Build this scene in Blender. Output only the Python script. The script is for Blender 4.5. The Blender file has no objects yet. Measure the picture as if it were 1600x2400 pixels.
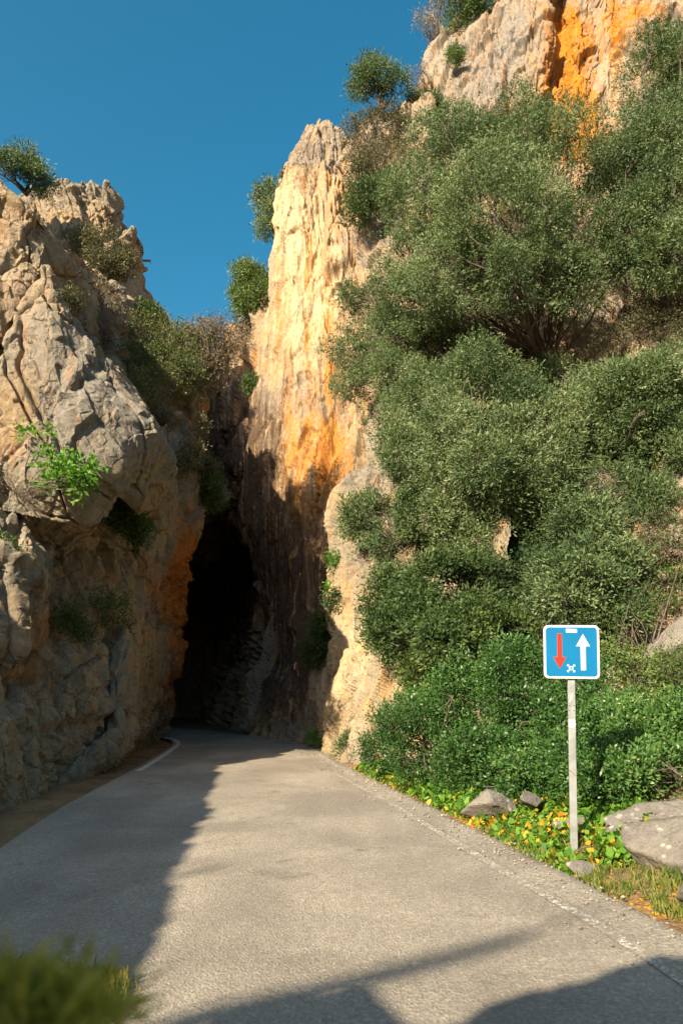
import bpy, math, random
import numpy as np
from mathutils import Vector

# ------------------------------------------------------------------ camera, sky, sun, exposure
sc = bpy.context.scene
CAM_H, FPX, PITCH = 1.6, 1600.0, math.radians(5.5)
CY = 1620.0 - FPX*math.tan(PITCH)                            # lens is shifted upwards (rise), so uprights stay nearly upright
CT, ST = math.cos(PITCH), math.sin(PITCH)
cam_data = bpy.data.cameras.new("camera")
cam_data.sensor_fit = 'VERTICAL'; cam_data.sensor_height = 36.0; cam_data.sensor_width = 24.0
cam_data.lens = 24.0; cam_data.clip_end = 2000.0; cam_data.clip_start = 0.05
cam = bpy.data.objects.new("camera", cam_data); sc.collection.objects.link(cam)
cam_data.shift_y = (CY-1200.0)/2400.0
cam.location = (0, 0, CAM_H); cam.rotation_euler = (math.pi/2 + PITCH, 0, 0)
sc.camera = cam
cam_data.dof.use_dof = True; cam_data.dof.focus_distance = 10.0; cam_data.dof.aperture_fstop = 1.8

SUN_AZ, SUN_EL = math.radians(36.0), math.radians(31.0)      # light travels towards +X/+Y
SD = np.array([math.sin(SUN_AZ)*math.cos(SUN_EL), math.cos(SUN_AZ)*math.cos(SUN_EL), -math.sin(SUN_EL)])
world = bpy.data.worlds.new("World"); sc.world = world; world.use_nodes = True
wn, wl = world.node_tree.nodes, world.node_tree.links
bg = wn["Background"]; bg.inputs["Strength"].default_value = 0.083
sky = wn.new("ShaderNodeTexSky"); sky.sky_type = 'NISHITA'; sky.sun_disc = False
sky.sun_elevation = SUN_EL; sky.sun_rotation = SUN_AZ + math.pi
sky.air_density = 1.0; sky.dust_density = 3.0; sky.ozone_density = 2.0; sky.altitude = 300
hs = wn.new("ShaderNodeHueSaturation"); hs.inputs["Hue"].default_value = 0.472; hs.inputs["Saturation"].default_value = 1.40
wl.new(sky.outputs["Color"], hs.inputs["Color"]); wl.new(hs.outputs["Color"], bg.inputs["Color"])
sun_data = bpy.data.lights.new("sun", 'SUN'); sun_data.energy = 5.0; sun_data.angle = math.radians(0.5)
sun_data.color = (1.0, 0.84, 0.63)
sun = bpy.data.objects.new("sun", sun_data); sc.collection.objects.link(sun)
sun.rotation_euler = Vector(SD).to_track_quat('-Z', 'Y').to_euler(); sun.location = (-20, -25, 30)
sc.view_settings.view_transform = 'Standard'; sc.view_settings.look = 'None'
sc.view_settings.exposure = 1.25; sc.view_settings.gamma = 1.0

# ------------------------------------------------------------------ helpers
def P(px, py, Y):
    """world point at distance Y straight ahead, seen in the photo at (px, py)"""
    x = (px-800)/FPX; y = (CY-py)/FPX
    k = Y/(CT - y*ST)
    return np.array([x*k, Y, CAM_H + (ST + y*CT)*k])
def pix(V):
    d = V - np.array([0, 0, CAM_H]); f = d[:, 1]*CT + d[:, 2]*ST; u = -d[:, 1]*ST + d[:, 2]*CT
    f = np.maximum(f, 0.05)
    return 800 + FPX*d[:, 0]/f, CY - FPX*u/f
def G(px, py, z=0.0):
    """ground point seen at (px, py)"""
    x = (px-800)/FPX; y = (CY-py)/FPX
    k = (z-CAM_H)/(ST + y*CT)
    return np.array([x*k, (CT - y*ST)*k, z])

def TP(x, y):
    """road-plan survey point -> plan metres (the survey was drawn with a steeper camera)"""
    if y < 2.5: return x, y
    c, s_ = math.cos(math.radians(14.7)), math.sin(math.radians(14.7))
    f = y*c - CAM_H*s_; u = -y*s_ - CAM_H*c
    g_ = G(800 + FPX*x/f, 1200 - FPX*u/f); return float(g_[0]), float(g_[1])
def tag(o, label=None, cat=None, group=None, kind=None):
    if label: o["label"] = label
    if cat: o["category"] = cat
    if group: o["group"] = group
    if kind: o["kind"] = kind
    return o
def link(o, parent=None):
    sc.collection.objects.link(o)
    if parent is not None: o.parent = parent
    return o
def empty(name, loc):
    o = bpy.data.objects.new(name, None); o.location = [float(c) for c in loc]; o.empty_display_size = 0.2
    return link(o)
def mesh_np(name, V, F, mat, parent=None, smooth=True, attrs=None, keep_world=True):
    V = np.asarray(V, dtype=np.float32).copy(); F = np.asarray(F, dtype=np.int32)
    if parent is not None and keep_world: V -= np.array(parent.location, dtype=np.float32)
    me = bpy.data.meshes.new(name); n, k = F.shape
    me.vertices.add(len(V)); me.vertices.foreach_set("co", V.ravel())
    me.loops.add(n*k); me.loops.foreach_set("vertex_index", F.ravel())
    me.polygons.add(n); me.polygons.foreach_set("loop_start", np.arange(0, n*k, k, dtype=np.int32))
    me.polygons.foreach_set("loop_total", np.full(n, k, dtype=np.int32))
    me.polygons.foreach_set("use_smooth", np.full(n, smooth, dtype=bool))
    for an, av in (attrs or {}).items():
        a = me.attributes.new(an, 'FLOAT', 'POINT'); a.data.foreach_set("value", np.asarray(av, dtype=np.float32))
    me.update(calc_edges=True); me.validate()
    me.materials.append(mat)
    return link(bpy.data.objects.new(name, me), parent)

# vectorised noise
def _h(ix, iy, iz, s):
    h = (ix.astype(np.uint32)*np.uint32(374761393) + iy.astype(np.uint32)*np.uint32(668265263)
         + iz.astype(np.uint32)*np.uint32(2147483647 - 5915587) + np.uint32(s*974711 % 4294967291))
    h ^= h >> np.uint32(13); h *= np.uint32(1274126177); h ^= h >> np.uint32(16); h *= np.uint32(2246822519); h ^= h >> np.uint32(13)
    return h
def _hf(ix, iy, iz, s): return _h(ix, iy, iz, s).astype(np.float64)/4294967295.0
def vnoise(p, s=0):
    i = np.floor(p).astype(np.int64); f = p - i; f = f*f*f*(f*(f*6-15)+10)
    r = 0
    for a in (0, 1):
        wa = f[:, 0] if a else 1-f[:, 0]
        for b in (0, 1):
            wb = f[:, 1] if b else 1-f[:, 1]
            for c in (0, 1):
                wc = f[:, 2] if c else 1-f[:, 2]
                r = r + wa*wb*wc*_hf(i[:, 0]+a, i[:, 1]+b, i[:, 2]+c, s)
    return r*2-1
def fbm(p, octv=4, s=0, gain=0.5, ridged=False):
    r = 0; a = 1.0; t = 0
    for o in range(octv):
        v = vnoise(p*(2.03**o) + o*17.3, s+o)
        if ridged: v = 1-2*np.abs(v)
        r = r + a*v; t += a; a *= gain
    return r/t
def facets(p, s=0, tilt=1.0, soft=0.16):
    """fractured blocks: every Voronoi cell is a tilted plane; returns height and gap distance"""
    i = np.floor(p).astype(np.int64); n = len(p)
    f1 = np.full(n, 9e9); f2 = np.full(n, 9e9); h1 = np.zeros(n); h2 = np.zeros(n)
    for a in (-1, 0, 1):
        for b in (-1, 0, 1):
            for c in (-1, 0, 1):
                jx, jy, jz = i[:, 0]+a, i[:, 1]+b, i[:, 2]+c
                r0 = _hf(jx, jy, jz, s); r1 = _hf(jx, jy, jz, s+11); r2 = _hf(jx, jy, jz, s+23)
                dx = p[:, 0]-jx-r0; dy = p[:, 1]-jy-r1; dz = p[:, 2]-jz-r2
                d = dx*dx+dy*dy+dz*dz
                hc = (r0*7 % 1)*1.0-0.5 + tilt*(dx*((r1*13) % 1*2-1) + dy*((r2*17) % 1*2-1) + dz*((r0*19) % 1*2-1))
                near = d < f1; second = (~near) & (d < f2)
                f2 = np.where(near, f1, np.where(second, d, f2)); h2 = np.where(near, h1, np.where(second, hc, h2))
                f1 = np.where(near, d, f1); h1 = np.where(near, hc, h1)
    gap = np.sqrt(f2)-np.sqrt(f1); t = np.clip(gap/soft, 0, 1)
    return h1 + (h2-h1)*0.5*(1-t)**1.5, gap
def smooth(a, b, x):
    t = np.clip((x-a)/(b-a), 0, 1); return t*t*(3-2*t)

# ------------------------------------------------------------------ material helpers
class M:
    def __init__(s, name):
        s.m = bpy.data.materials.new(name); s.m.use_nodes = True
        s.n, s.l = s.m.node_tree.nodes, s.m.node_tree.links
        s.b = s.n["Principled BSDF"]; s.b.inputs["Roughness"].default_value = 0.9
        s.b.inputs["Specular IOR Level"].default_value = 0.25
    def node(s, t, **kw):
        n = s.n.new(t)
        for k, v in kw.items():
            if hasattr(n, k) and k not in n.inputs: setattr(n, k, v)
            else: n.inputs[k].default_value = v
        return n
    def link(s, a, b): s.l.new(a, b)
    def coord(s, scale=(1, 1, 1), rot=(0, 0, 0)):
        tc = s.node("ShaderNodeTexCoord"); mp = s.node("ShaderNodeMapping")
        mp.inputs["Scale"].default_value = scale; mp.inputs["Rotation"].default_value = rot
        s.link(tc.outputs["Object"], mp.inputs["Vector"]); return mp.outputs[0]
    def noise(s, vec, scale, detail=5, rough=0.55, dist=0.0):
        n = s.node("ShaderNodeTexNoise"); n.inputs["Scale"].default_value = scale; n.inputs["Detail"].default_value = detail
        n.inputs["Roughness"].default_value = rough; n.inputs["Distortion"].default_value = dist
        s.link(vec, n.inputs["Vector"]); return n.outputs["Fac"]
    def vor(s, vec, scale, feature='F1'):
        n = s.node("ShaderNodeTexVoronoi"); n.feature = feature; n.inputs["Scale"].default_value = scale
        s.link(vec, n.inputs["Vector"]); return n.outputs["Distance"]
    def attr(s, name):
        n = s.node("ShaderNodeAttribute"); n.attribute_name = name; return n.outputs["Fac"]
    def rng(s, v, a, b, c=0.0, d=1.0):
        n = s.node("ShaderNodeMapRange"); n.interpolation_type = 'SMOOTHSTEP'
        n.inputs[1].default_value = a; n.inputs[2].default_value = b; n.inputs[3].default_value = c; n.inputs[4].default_value = d
        s.link(v, n.inputs[0]); return n.outputs[0]
    def math(s, op, a, b):
        n = s.node("ShaderNodeMath"); n.operation = op
        for i, v in enumerate((a, b)):
            if isinstance(v, (int, float)): n.inputs[i].default_value = v
            else: s.link(v, n.inputs[i])
        return n.outputs[0]
    def mix(s, f, a, b, blend='MIX'):
        n = s.node("ShaderNodeMix"); n.data_type = 'RGBA'; n.blend_type = blend
        for i, v in ((0, f), (6, a), (7, b)):
            if isinstance(v, (int, float)): n.inputs[i].default_value = v
            elif isinstance(v, tuple): n.inputs[i].default_value = v + (1.0,)
            else: s.link(v, n.inputs[i])
        return n.outputs[2]
    def ramp(s, v, stops):
        n = s.node("ShaderNodeValToRGB"); e = n.color_ramp.elements
        while len(e) < len(stops): e.new(0.5)
        for el, (p, c) in zip(e, stops): el.position = p; el.color = c + (1.0,)
        s.link(v, n.inputs[0]); return n.outputs[0]
    def bump(s, h, strength, dist, prev=None):
        n = s.node("ShaderNodeBump"); n.inputs["Strength"].default_value = strength; n.inputs["Distance"].default_value = dist
        s.link(h, n.inputs["Height"])
        if prev is not None: s.link(prev, n.inputs["Normal"])
        return n.outputs[0]
    def col(s, c): s.link(c, s.b.inputs["Base Color"])
    def nrm(s, n): s.link(n, s.b.inputs["Normal"])

def rock_material(name, grey=(0.235, 0.212, 0.165), tan=(0.33, 0.238, 0.135), ochre=(0.42, 0.165, 0.032), rust=(0.26, 0.085, 0.022),
                  pale=(0.42, 0.335, 0.225), fleck_shade=(0.085, 0.072, 0.060), cracks=.75, streak=.35, relief=1.0, lichen=0.0):
    m = M(name)
    c = m.coord(); cs = m.coord((1.0, 1.0, 0.13)); cd = m.coord((1.0, 1.0, 0.3), (0.25, -0.35, 0))
    big = m.noise(c, 0.35, 6, 0.6, 0.6); med = m.noise(c, 1.7, 6, 0.65); fine = m.noise(c, 9, 8, 0.78); tiny = m.noise(c, 42, 4, 0.7)
    st = m.noise(cs, 1.5, 6, 0.65, 0.5); st2 = m.noise(cs, 3.6, 6, 0.7, 0.3); sd = m.noise(cd, 2.2, 6, 0.7)
    col = m.mix(m.rng(big, 0.38, 0.62), grey, tan)
    col = m.mix(m.math('MULTIPLY', m.rng(sd, 0.45, 0.75), 0.5), col, pale)
    pa = m.rng(m.math('ADD', m.math('MULTIPLY', m.attr("pale"), 0.9), m.math('SUBTRACT', st, 0.62)), 0.1, 0.5)
    col = m.mix(pa, col, pale)
    oc = m.rng(m.math('ADD', m.math('MULTIPLY', m.attr("ochre"), 0.8), m.math('MULTIPLY', m.math('SUBTRACT', st2, 0.62), 1.4)), 0.08, 0.55)
    col = m.mix(oc, col, m.mix(m.rng(med, 0.35, 0.65), ochre, m.mix(m.rng(fine, .3, .7), rust, ochre)))
    gr = m.rng(m.math('ADD', m.math('MULTIPLY', m.attr("grey"), 0.9), m.math('SUBTRACT', st, 0.6)), 0.1, 0.5)
    col = m.mix(gr, col, m.mix(m.rng(fine, 0.3, 0.7), tuple(x*0.72 for x in grey), (grey[0]*1.1, grey[1]*1.12, grey[2]*1.2)))
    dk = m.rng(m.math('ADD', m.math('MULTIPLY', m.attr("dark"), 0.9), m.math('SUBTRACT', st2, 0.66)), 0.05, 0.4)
    col = m.mix(m.math('MULTIPLY', dk, 0.85), col, fleck_shade)  # natural flecks, plus shade painted in where the attribute is raised
    sv = m.coord((2.6, 2.6, 0.045)); s1 = m.noise(sv, 1.0, 5, 0.6, 0.25); s2_ = m.noise(m.coord((5.5, 5.5, 0.09)), 1.0, 4, 0.6, 0.2)
    col = m.mix(m.math('MULTIPLY', m.rng(s1, 0.53, 0.66), streak), col, m.mix(m.rng(s2_, .4, .6), tuple(x*.62 for x in grey), tan))
    col = m.mix(m.math('MULTIPLY', m.rng(s2_, 0.56, 0.70), streak*.8), col, pale)
    col = m.mix(m.math('MULTIPLY', m.rng(m.math('SUBTRACT', s2_, s1), 0.10, 0.22), streak*.8), col, ochre)
    col = m.mix(0.75, col, m.ramp(fine, [(0.3, (0.62, 0.62, 0.62)), (0.5, (1, 1, 1)), (0.72, (1.25, 1.23, 1.2))]), 'MULTIPLY')
    col = m.mix(0.5, col, m.ramp(tiny, [(0.3, (0.6, 0.6, 0.6)), (0.55, (1.05, 1.05, 1.05)), (0.75, (1.3, 1.3, 1.25))]), 'MULTIPLY')
    if lichen:
        lv = m.vor(c, 11); lk = m.math('MULTIPLY', m.rng(lv, .34, .24), m.rng(m.noise(c, 4.5, 3, .6), .50, .60)); col = m.mix(m.math('MULTIPLY', lk, lichen), col, (.55, .52, .44))
    m.col(col); m.b.inputs["Roughness"].default_value = 0.92; m.b.inputs["Specular IOR Level"].default_value = 0.18
    n1 = m.bump(m.math('ADD', med, m.math('MULTIPLY', st2, 0.55*streak)), 0.5*relief, 0.18)
    n2 = m.bump(m.math('ADD', fine, m.math('MULTIPLY', sd, 0.5)), 0.9, 0.07*relief+.01, n1)
    cr = m.node("ShaderNodeTexVoronoi"); cr.feature = 'DISTANCE_TO_EDGE'; cr.inputs["Scale"].default_value = 1.6
    wv = m.node("ShaderNodeVectorMath"); wv.operation = 'ADD'
    nz = m.node("ShaderNodeTexNoise"); nz.inputs["Scale"].default_value = 1.3; nz.inputs["Detail"].default_value = 4
    m.link(c, nz.inputs["Vector"]); m.link(cd, wv.inputs[0]); m.link(nz.outputs["Color"], wv.inputs[1]); m.link(wv.outputs[0], cr.inputs["Vector"])
    n3 = m.bump(m.rng(cr.outputs["Distance"], 0.0, 0.05), 0.7*cracks, 0.10, n2)
    col = m.mix(m.math('MULTIPLY', m.rng(cr.outputs["Distance"], 0.03, 0.0), m.rng(big, .42, .6, .1*cracks, cracks)), col, tuple(x*.6 for x in fleck_shade)); m.col(col)
    m.nrm(m.bump(tiny, 0.7, 0.02, n3))
    return m.m

def leaf_material(name, stops, trans=0.28, rough=0.55):
    m = M(name); col = m.ramp(m.attr("tone"), stops); m.col(col)
    m.b.inputs["Roughness"].default_value = rough; m.b.inputs["Specular IOR Level"].default_value = 0.35
    tr = m.node("ShaderNodeBsdfTranslucent"); m.link(m.mix(1.0, col, (1.2, 1.25, 0.6), 'MULTIPLY'), tr.inputs["Color"])
    ms = m.node("ShaderNodeMixShader"); ms.inputs[0].default_value = trans
    out = m.n["Material Output"]
    m.link(m.b.outputs[0], ms.inputs[1]); m.link(tr.outputs[0], ms.inputs[2]); m.link(ms.outputs[0], out.inputs[0])
    return m.m
def plain(name, c, rough=0.5, metal=0.0, var=0.15, scale=30, spec=0.4):
    m = M(name); v = m.coord()
    lo = tuple(x*(1-var) for x in c); hi = tuple(min(1, x*(1+var)) for x in c)
    m.col(m.mix(m.rng(m.noise(v, scale, 5), 0.3, 0.7), lo, hi)); m.b.inputs["Roughness"].default_value = rough
    m.b.inputs["Metallic"].default_value = metal; m.b.inputs["Specular IOR Level"].default_value = spec
    m.nrm(m.bump(m.noise(v, scale*4, 3), 0.08, 0.004))
    return m.m

ROCK_L = rock_material("rock_left", relief=.45, cracks=.6)
ROCK_S = rock_material("rock_spire", relief=.5, fleck_shade=(.055,.036,.026), cracks=.22, streak=.75, rust=(0.30, 0.10, 0.03), grey=(0.25, 0.21, 0.155), tan=(0.40, 0.27, 0.145), ochre=(0.46, 0.215, 0.040), pale=(0.55, 0.42, 0.25))  # deep fleck tone carries the shade painted on lower spire and wall
ROCK_D = rock_material("rock_spur", relief=.6, cracks=.5, streak=.45, grey=(0.26, 0.225, 0.165), tan=(0.37, 0.275, 0.15), ochre=(0.46, 0.225, 0.04), pale=(0.50, 0.41, 0.255))
ROCK_E = rock_material("rock_upper", relief=.5, cracks=.4, streak=.6, grey=(0.265, 0.235, 0.185), tan=(0.34, 0.24, 0.145), ochre=(0.46, 0.19, 0.018), rust=(0.32, 0.105, 0.018), pale=(0.42, 0.32, 0.205))
ROCK_B = rock_material("boulder_rock", cracks=.3, streak=0.0, relief=.7, lichen=.8, grey=(0.245, 0.23, 0.20), tan=(0.28, 0.248, 0.20), pale=(0.38, 0.34, 0.28))
BARK = plain("bark", (0.11, 0.085, 0.065), 0.9, var=0.4, scale=14)
BARK_GREY = plain("pole_grey", (.30, .31, .31), .6)
TWIG = plain("twig_bark", (0.20, 0.16, 0.125), 0.9, var=0.3, scale=14)
LEAF_OLIVE = leaf_material("olive_leaves", [(0.0, (0.030, 0.060, 0.020)), (0.45, (0.094, 0.150, 0.052)), (0.8, (0.190, 0.245, 0.108)), (1.0, (0.31, 0.33, 0.19))])
LEAF_GREEN = leaf_material("lentisk_leaves", [(0.0, (0.025, 0.065, 0.014)), (0.5, (0.065, 0.155, 0.034)), (0.85, (0.125, 0.235, 0.06)), (1.0, (0.26, 0.28, 0.09))], rough=0.4)
LEAF_DULL = leaf_material("dull_leaves", [(0.0, (0.06, 0.065, 0.03)), (0.5, (0.12, 0.12, 0.06)), (0.85, (0.18, 0.165, 0.09)), (1.0, (0.25, 0.21, 0.12))])
LEAF_DRY = leaf_material("dry_leaves", [(0.0, (0.11, 0.085, 0.055)), (0.5, (0.19, 0.15, 0.10)), (1.0, (0.28, 0.23, 0.15))])
LEAF_FIG = leaf_material("fig_leaves", [(0.0, (0.05, 0.14, 0.015)), (0.5, (0.11, 0.26, 0.03)), (1.0, (0.22, 0.38, 0.06))], trans=0.4)
LEAF_BUSH = leaf_material("bush_leaves", [(0.0, (0.03, 0.06, 0.018)), (0.5, (0.07, 0.12, 0.03)), (0.85, (0.13, 0.19, 0.045)), (1.0, (0.2, 0.24, 0.07))])
LEAF_MIX = leaf_material("mixed_leaves", [(0.0, (0.05, 0.07, 0.02)), (0.4, (0.10, 0.13, 0.04)), (0.65, (0.17, 0.17, 0.07)), (0.85, (0.22, 0.18, 0.10)), (1.0, (0.26, 0.21, 0.13))])
LEAF_FORE = leaf_material("foreground_leaves", [(0.0, (0.16, 0.19, 0.03)), (0.5, (0.34, 0.34, 0.06)), (1.0, (0.55, 0.50, 0.12))], trans=0.45)
LEAF_IVY = leaf_material("ivy_leaves", [(0.0, (0.03, 0.10, 0.012)), (0.42, (0.11, 0.25, 0.025)), (0.66, (0.20, 0.34, 0.04)), (0.72, (0.55, 0.40, 0.04)), (0.9, (0.72, 0.38, 0.025)), (1.0, (0.55, 0.24, 0.04))], trans=0.35)
LEAF_GRASS = leaf_material("grass_blades", [(0.0, (0.06, 0.12, 0.02)), (0.5, (0.16, 0.22, 0.04)), (0.8, (0.34, 0.30, 0.08)), (1.0, (0.45, 0.36, 0.15))], trans=0.3)

# ------------------------------------------------------------------ rock shells
def net_dense(rows, nu, nv):
    A = np.array(rows, dtype=float)                        # (R, C, 3)
    def cr(A, n):
        R = A.shape[0]; t = np.linspace(0, R-1, n); i = np.minimum(t.astype(int), R-2); f = (t-i)[:, None, None]
        p0 = A[np.maximum(i-1, 0)]; p1 = A[i]; p2 = A[i+1]; p3 = A[np.minimum(i+2, R-1)]
        cub = 0.5*((2*p1) + (-p0+p2)*f + (2*p0-5*p1+4*p2-p3)*f**2 + (-p0+3*p1-3*p2+p3)*f**3)
        return 0.35*cub + 0.65*(p1*(1-f)+p2*f)
    A = cr(A, nv); A = cr(A.transpose(1, 0, 2), nu).transpose(1, 0, 2)
    return A
def rows_px(rows): return [[P(*p) if len(p) == 3 else np.array(p[:3], float) for p in r] for r in rows]
W = lambda x, y, z: TP(x, y) + (z, 1)                             # a control point given in world metres
def wrap(rows, right=None, left=None, top=None, pull=0):
    if pull: rows = [[(p[0]-pull*min(max((p[0]-260)/120, 0), 1),)+tuple(p[1:]) if len(p) == 3 else p for p in r] for r in rows]
    rows = rows_px(rows)
    if right is not None: rows = [r + [r[-1]+np.array(v) for v in right] for r in rows]
    if left is not None: rows = [[r[0]+np.array(v) for v in left] + r for r in rows]
    if top is not None: rows = [[p+np.array(v) for p in rows[0]] for v in top] + rows
    return rows
def rock_sheet(rows, nu, nv, seed, big=0.45, med=0.2, fine=0.07, axis=(0.35, -0.2, 1.0), stretch=0.4, flute=0.0, blobs=(), cell=(2.6, 0.9), crack=0.12, warp=.35, line=0.0):
    A = net_dense(rows, nu, nv)
    du = np.gradient(A, axis=1); dv = np.gradient(A, axis=0)
    N = np.cross(dv, du); N /= np.linalg.norm(N, axis=2, keepdims=True)+1e-9
    c = A.reshape(-1, 3); n = N.reshape(-1, 3)
    ax = np.array(axis, float); ax /= np.linalg.norm(ax); t1 = np.cross(ax, [0.3, 1, 0.1]); t1 /= np.linalg.norm(t1); t2 = np.cross(ax, t1)
    q = np.stack([c@t1, c@t2, (c@ax)*stretch], 1)
    q = q + warp*np.stack([vnoise(c*0.5, seed+40), vnoise(c*0.5, seed+41), vnoise(c*0.5, seed+42)], 1)
    h1, g1 = facets(q/cell[0], seed, 1.5, .08); h2, g2 = facets(q/cell[1]+5.2, seed+3, 1.5, .09)
    d = big*(h1*1.4 + 0.35*fbm(c/4.0, 3, seed+5)) + med*(h2*1.8 + 0.12*fbm(q/0.9, 3, seed+7, ridged=True))
    d += fine*fbm(c/0.35, 4, seed+9, 0.6)*0.7
    h3, g3 = facets(q/0.34+9.7, seed+31, 1.6, .1); h4, g4 = facets(c/0.16+3.3, seed+37, 1.6, .1); d += fine*1.7*h3 + fine*.55*h4
    if flute: 
        fl = np.stack([c[:, 0]*1.3+c[:, 1]*0.6, c[:, 1]*0.5, c[:, 2]*0.065], 1); fl = fl + 0.25*fbm(c*0.6, 2, seed+60)[:, None]
        d += flute*(fbm(fl*1.1, 4, seed+13, 0.55, ridged=True))
    d -= crack*np.exp(-(g1/0.05)**2) + crack*0.45*np.exp(-(g2/0.06)**2)
    if line:                                                # long thin joints running down the slab
        qj = np.stack([c@t1*.95 + .22*fbm(c*.8, 3, seed+70), c@t2*.6, (c@ax)*.22 + .3*vnoise(c*.4, seed+71)], 1)
        hj, gj = facets(qj/1.0+2.2, seed+73, .5, .03); d += .06*hj*line - line*.13*np.exp(-(gj/.022)**2)
    d -= d.mean()
    V = c + n*d[:, None]
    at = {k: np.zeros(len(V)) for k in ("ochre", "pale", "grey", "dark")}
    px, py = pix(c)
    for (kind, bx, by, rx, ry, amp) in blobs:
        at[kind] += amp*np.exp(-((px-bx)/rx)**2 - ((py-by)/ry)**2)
    idx = np.arange(nu*nv).reshape(nv, nu)
    F = np.stack([idx[:-1, :-1], idx[1:, :-1], idx[1:, 1:], idx[:-1, 1:]], -1).reshape(-1, 4)
    return V, F, at
def join_rock(name, parts, mat, label, cat, kind=None):
    Vs, Fs, ats, o = [], [], {}, 0
    for V, F, at in parts:
        Vs.append(V); Fs.append(F+o); o += len(V)
        for k, a in at.items(): ats.setdefault(k, []).append(a)
    ob = mesh_np(name, np.concatenate(Vs), np.concatenate(Fs), mat, smooth=False, attrs={k: np.concatenate(v) for k, v in ats.items()})
    return tag(ob, label, cat, kind=kind)

# --- left cliff
L_main = wrap([
  [(-420,180,15.00),(-100,350,15.50),(0,425,16.00),(60,482,16.30),(110,530,17.00),(200,612,19.40),(290,685,22.00),(350,740,23.80),(385,785,24.80)],
  [(-420,430,14.30),(-100,500,14.60),(0,530,14.90),(60,560,15.30),(120,600,15.80),(220,680,18.30),(300,740,20.80),(365,800,22.60),(420,860,23.20)],
  [(-420,750,13.60),(-100,800,13.70),(0,830,13.90),(80,850,14.20),(160,870,15.00),(260,890,17.00),(340,910,18.80),(405,930,20.00),(462,950,20.80)],
  [(-420,1150,12.80),(-100,1150,12.80),(0,1150,13.00),(80,1150,13.40),(180,1150,14.20),(270,1150,15.60),(350,1150,17.20),(420,1150,19.20),(482,1165,21.00)],
  [(-420,1280,12.90),(-100,1290,12.90),(0,1290,13.10),(85,1290,14.00),(185,1290,15.00),(275,1290,16.60),(350,1290,18.40),(412,1290,19.60),(462,1290,21.80)],
  [(-420,1400,11.90),(-100,1400,12.00),(0,1400,12.30),(90,1400,13.30),(190,1400,14.50),(280,1400,16.40),(345,1400,18.60),(395,1400,20.00),(434,1400,22.60)],
  [(-420,1550,10.40),(-100,1550,10.80),(0,1550,11.30),(90,1550,12.40),(190,1550,13.80),(275,1550,15.90),(340,1550,18.60),(388,1550,20.40),(424,1550,23.60)],
  [(-420,1660,9.40),(-100,1660,10.10),(0,1660,10.80),(90,1660,12.00),(180,1660,13.30),(260,1660,15.40),(322,1660,18.30),(370,1660,20.80),(406,1660,24.80)],
  [W(-6.0,6.2,-.4),W(-4.9,8.0,-.4),W(-4.8,9.8,-.4),W(-5.0,11.6,-.4),W(-5.2,13.8,-.4),W(-5.5,16.0,-.4),W(-5.9,18.3,-.4),W(-6.4,21.8,-.4),W(-6.9,25.8,-.4)],
], pull=26, right=[(-1.4,1.5,0),(-5,6,0),(-10,14,0)], left=[(-18,14,0),(-6,3,0)], top=[(-4,9,-5.0),(-1.0,2.4,-1.3)])
# grey slab standing proud of the face
L_slab = wrap([
  [(62,690,13.5),(84,655,13.5),(110,625,13.5),(128,650,13.5),(160,700,13.6),(195,765,13.7),(240,835,13.9)],
  [(10,790,12.9),(60,770,12.9),(110,760,12.9),(150,780,13.0),(195,830,13.2),(240,880,13.4),(290,905,13.7)],
  [(-20,880,12.6),(42,880,12.6),(105,890,12.6),(165,910,12.7),(225,935,12.9),(285,955,13.2),(345,968,13.6)],
  [(-40,990,12.3),(35,1000,12.3),(105,1010,12.4),(170,1015,12.5),(235,1020,12.7),(300,1022,13.0),(368,1015,13.5)],
  [(-40,1090,12.2),(35,1100,12.2),(100,1105,12.3),(165,1110,12.4),(220,1115,12.6),(275,1110,12.9),(318,1090,13.4)],
  [(-40,1190,12.4),(35,1200,12.4),(100,1215,12.5),(160,1225,12.7),(205,1225,13.0),(240,1200,13.4),(275,1160,14.0)],
], right=[(.05,1.2,0),(-.6,4,0)], left=[(-.4,1.6,0)], top=[(-.3,1.6,-.4)])
L_plate = wrap([
  [(-300,470,14.2),(-100,452,14.2),(0,440,14.3),(45,462,14.4),(82,500,14.7)],
  [(-300,560,13.9),(-100,560,13.9),(0,560,14.0),(50,560,14.1),(112,565,14.5)],
  [(-300,660,13.6),(-100,660,13.6),(0,660,13.6),(45,655,13.7),(98,640,14.1)],
  [(-300,760,13.4),(-100,770,13.4),(-10,770,13.4),(28,750,13.5),(60,725,13.9)],
  [(-300,850,13.4),(-100,850,13.4),(-30,840,13.5),(0,825,13.6),(25,800,14.0)],
], right=[(.1,1.2,0),(0,3,0)], top=[(-.3,1.8,-.3)])
# slanting buttress that edges the passage
L_butt = wrap([
  [(385,1060,18.0),(410,1000,18.2),(440,970,18.6),(468,985,19.4)],
  [(372,1120,17.4),(405,1110,17.6),(445,1105,18.4),(485,1120,19.6)],
  [(368,1200,17.2),(398,1200,17.4),(440,1205,18.6),(480,1230,20.2)],
  [(345,1290,17.2),(380,1300,17.4),(425,1310,19.0),(455,1315,21.0)],
  [(310,1400,17.8),(350,1420,18.6),(395,1430,20.8),(430,1435,23)],
], pull=22, right=[(-.3,1.6,0)], left=[(-.6,1.2,0)], top=[(-.2,1.4,-.4)])
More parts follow.
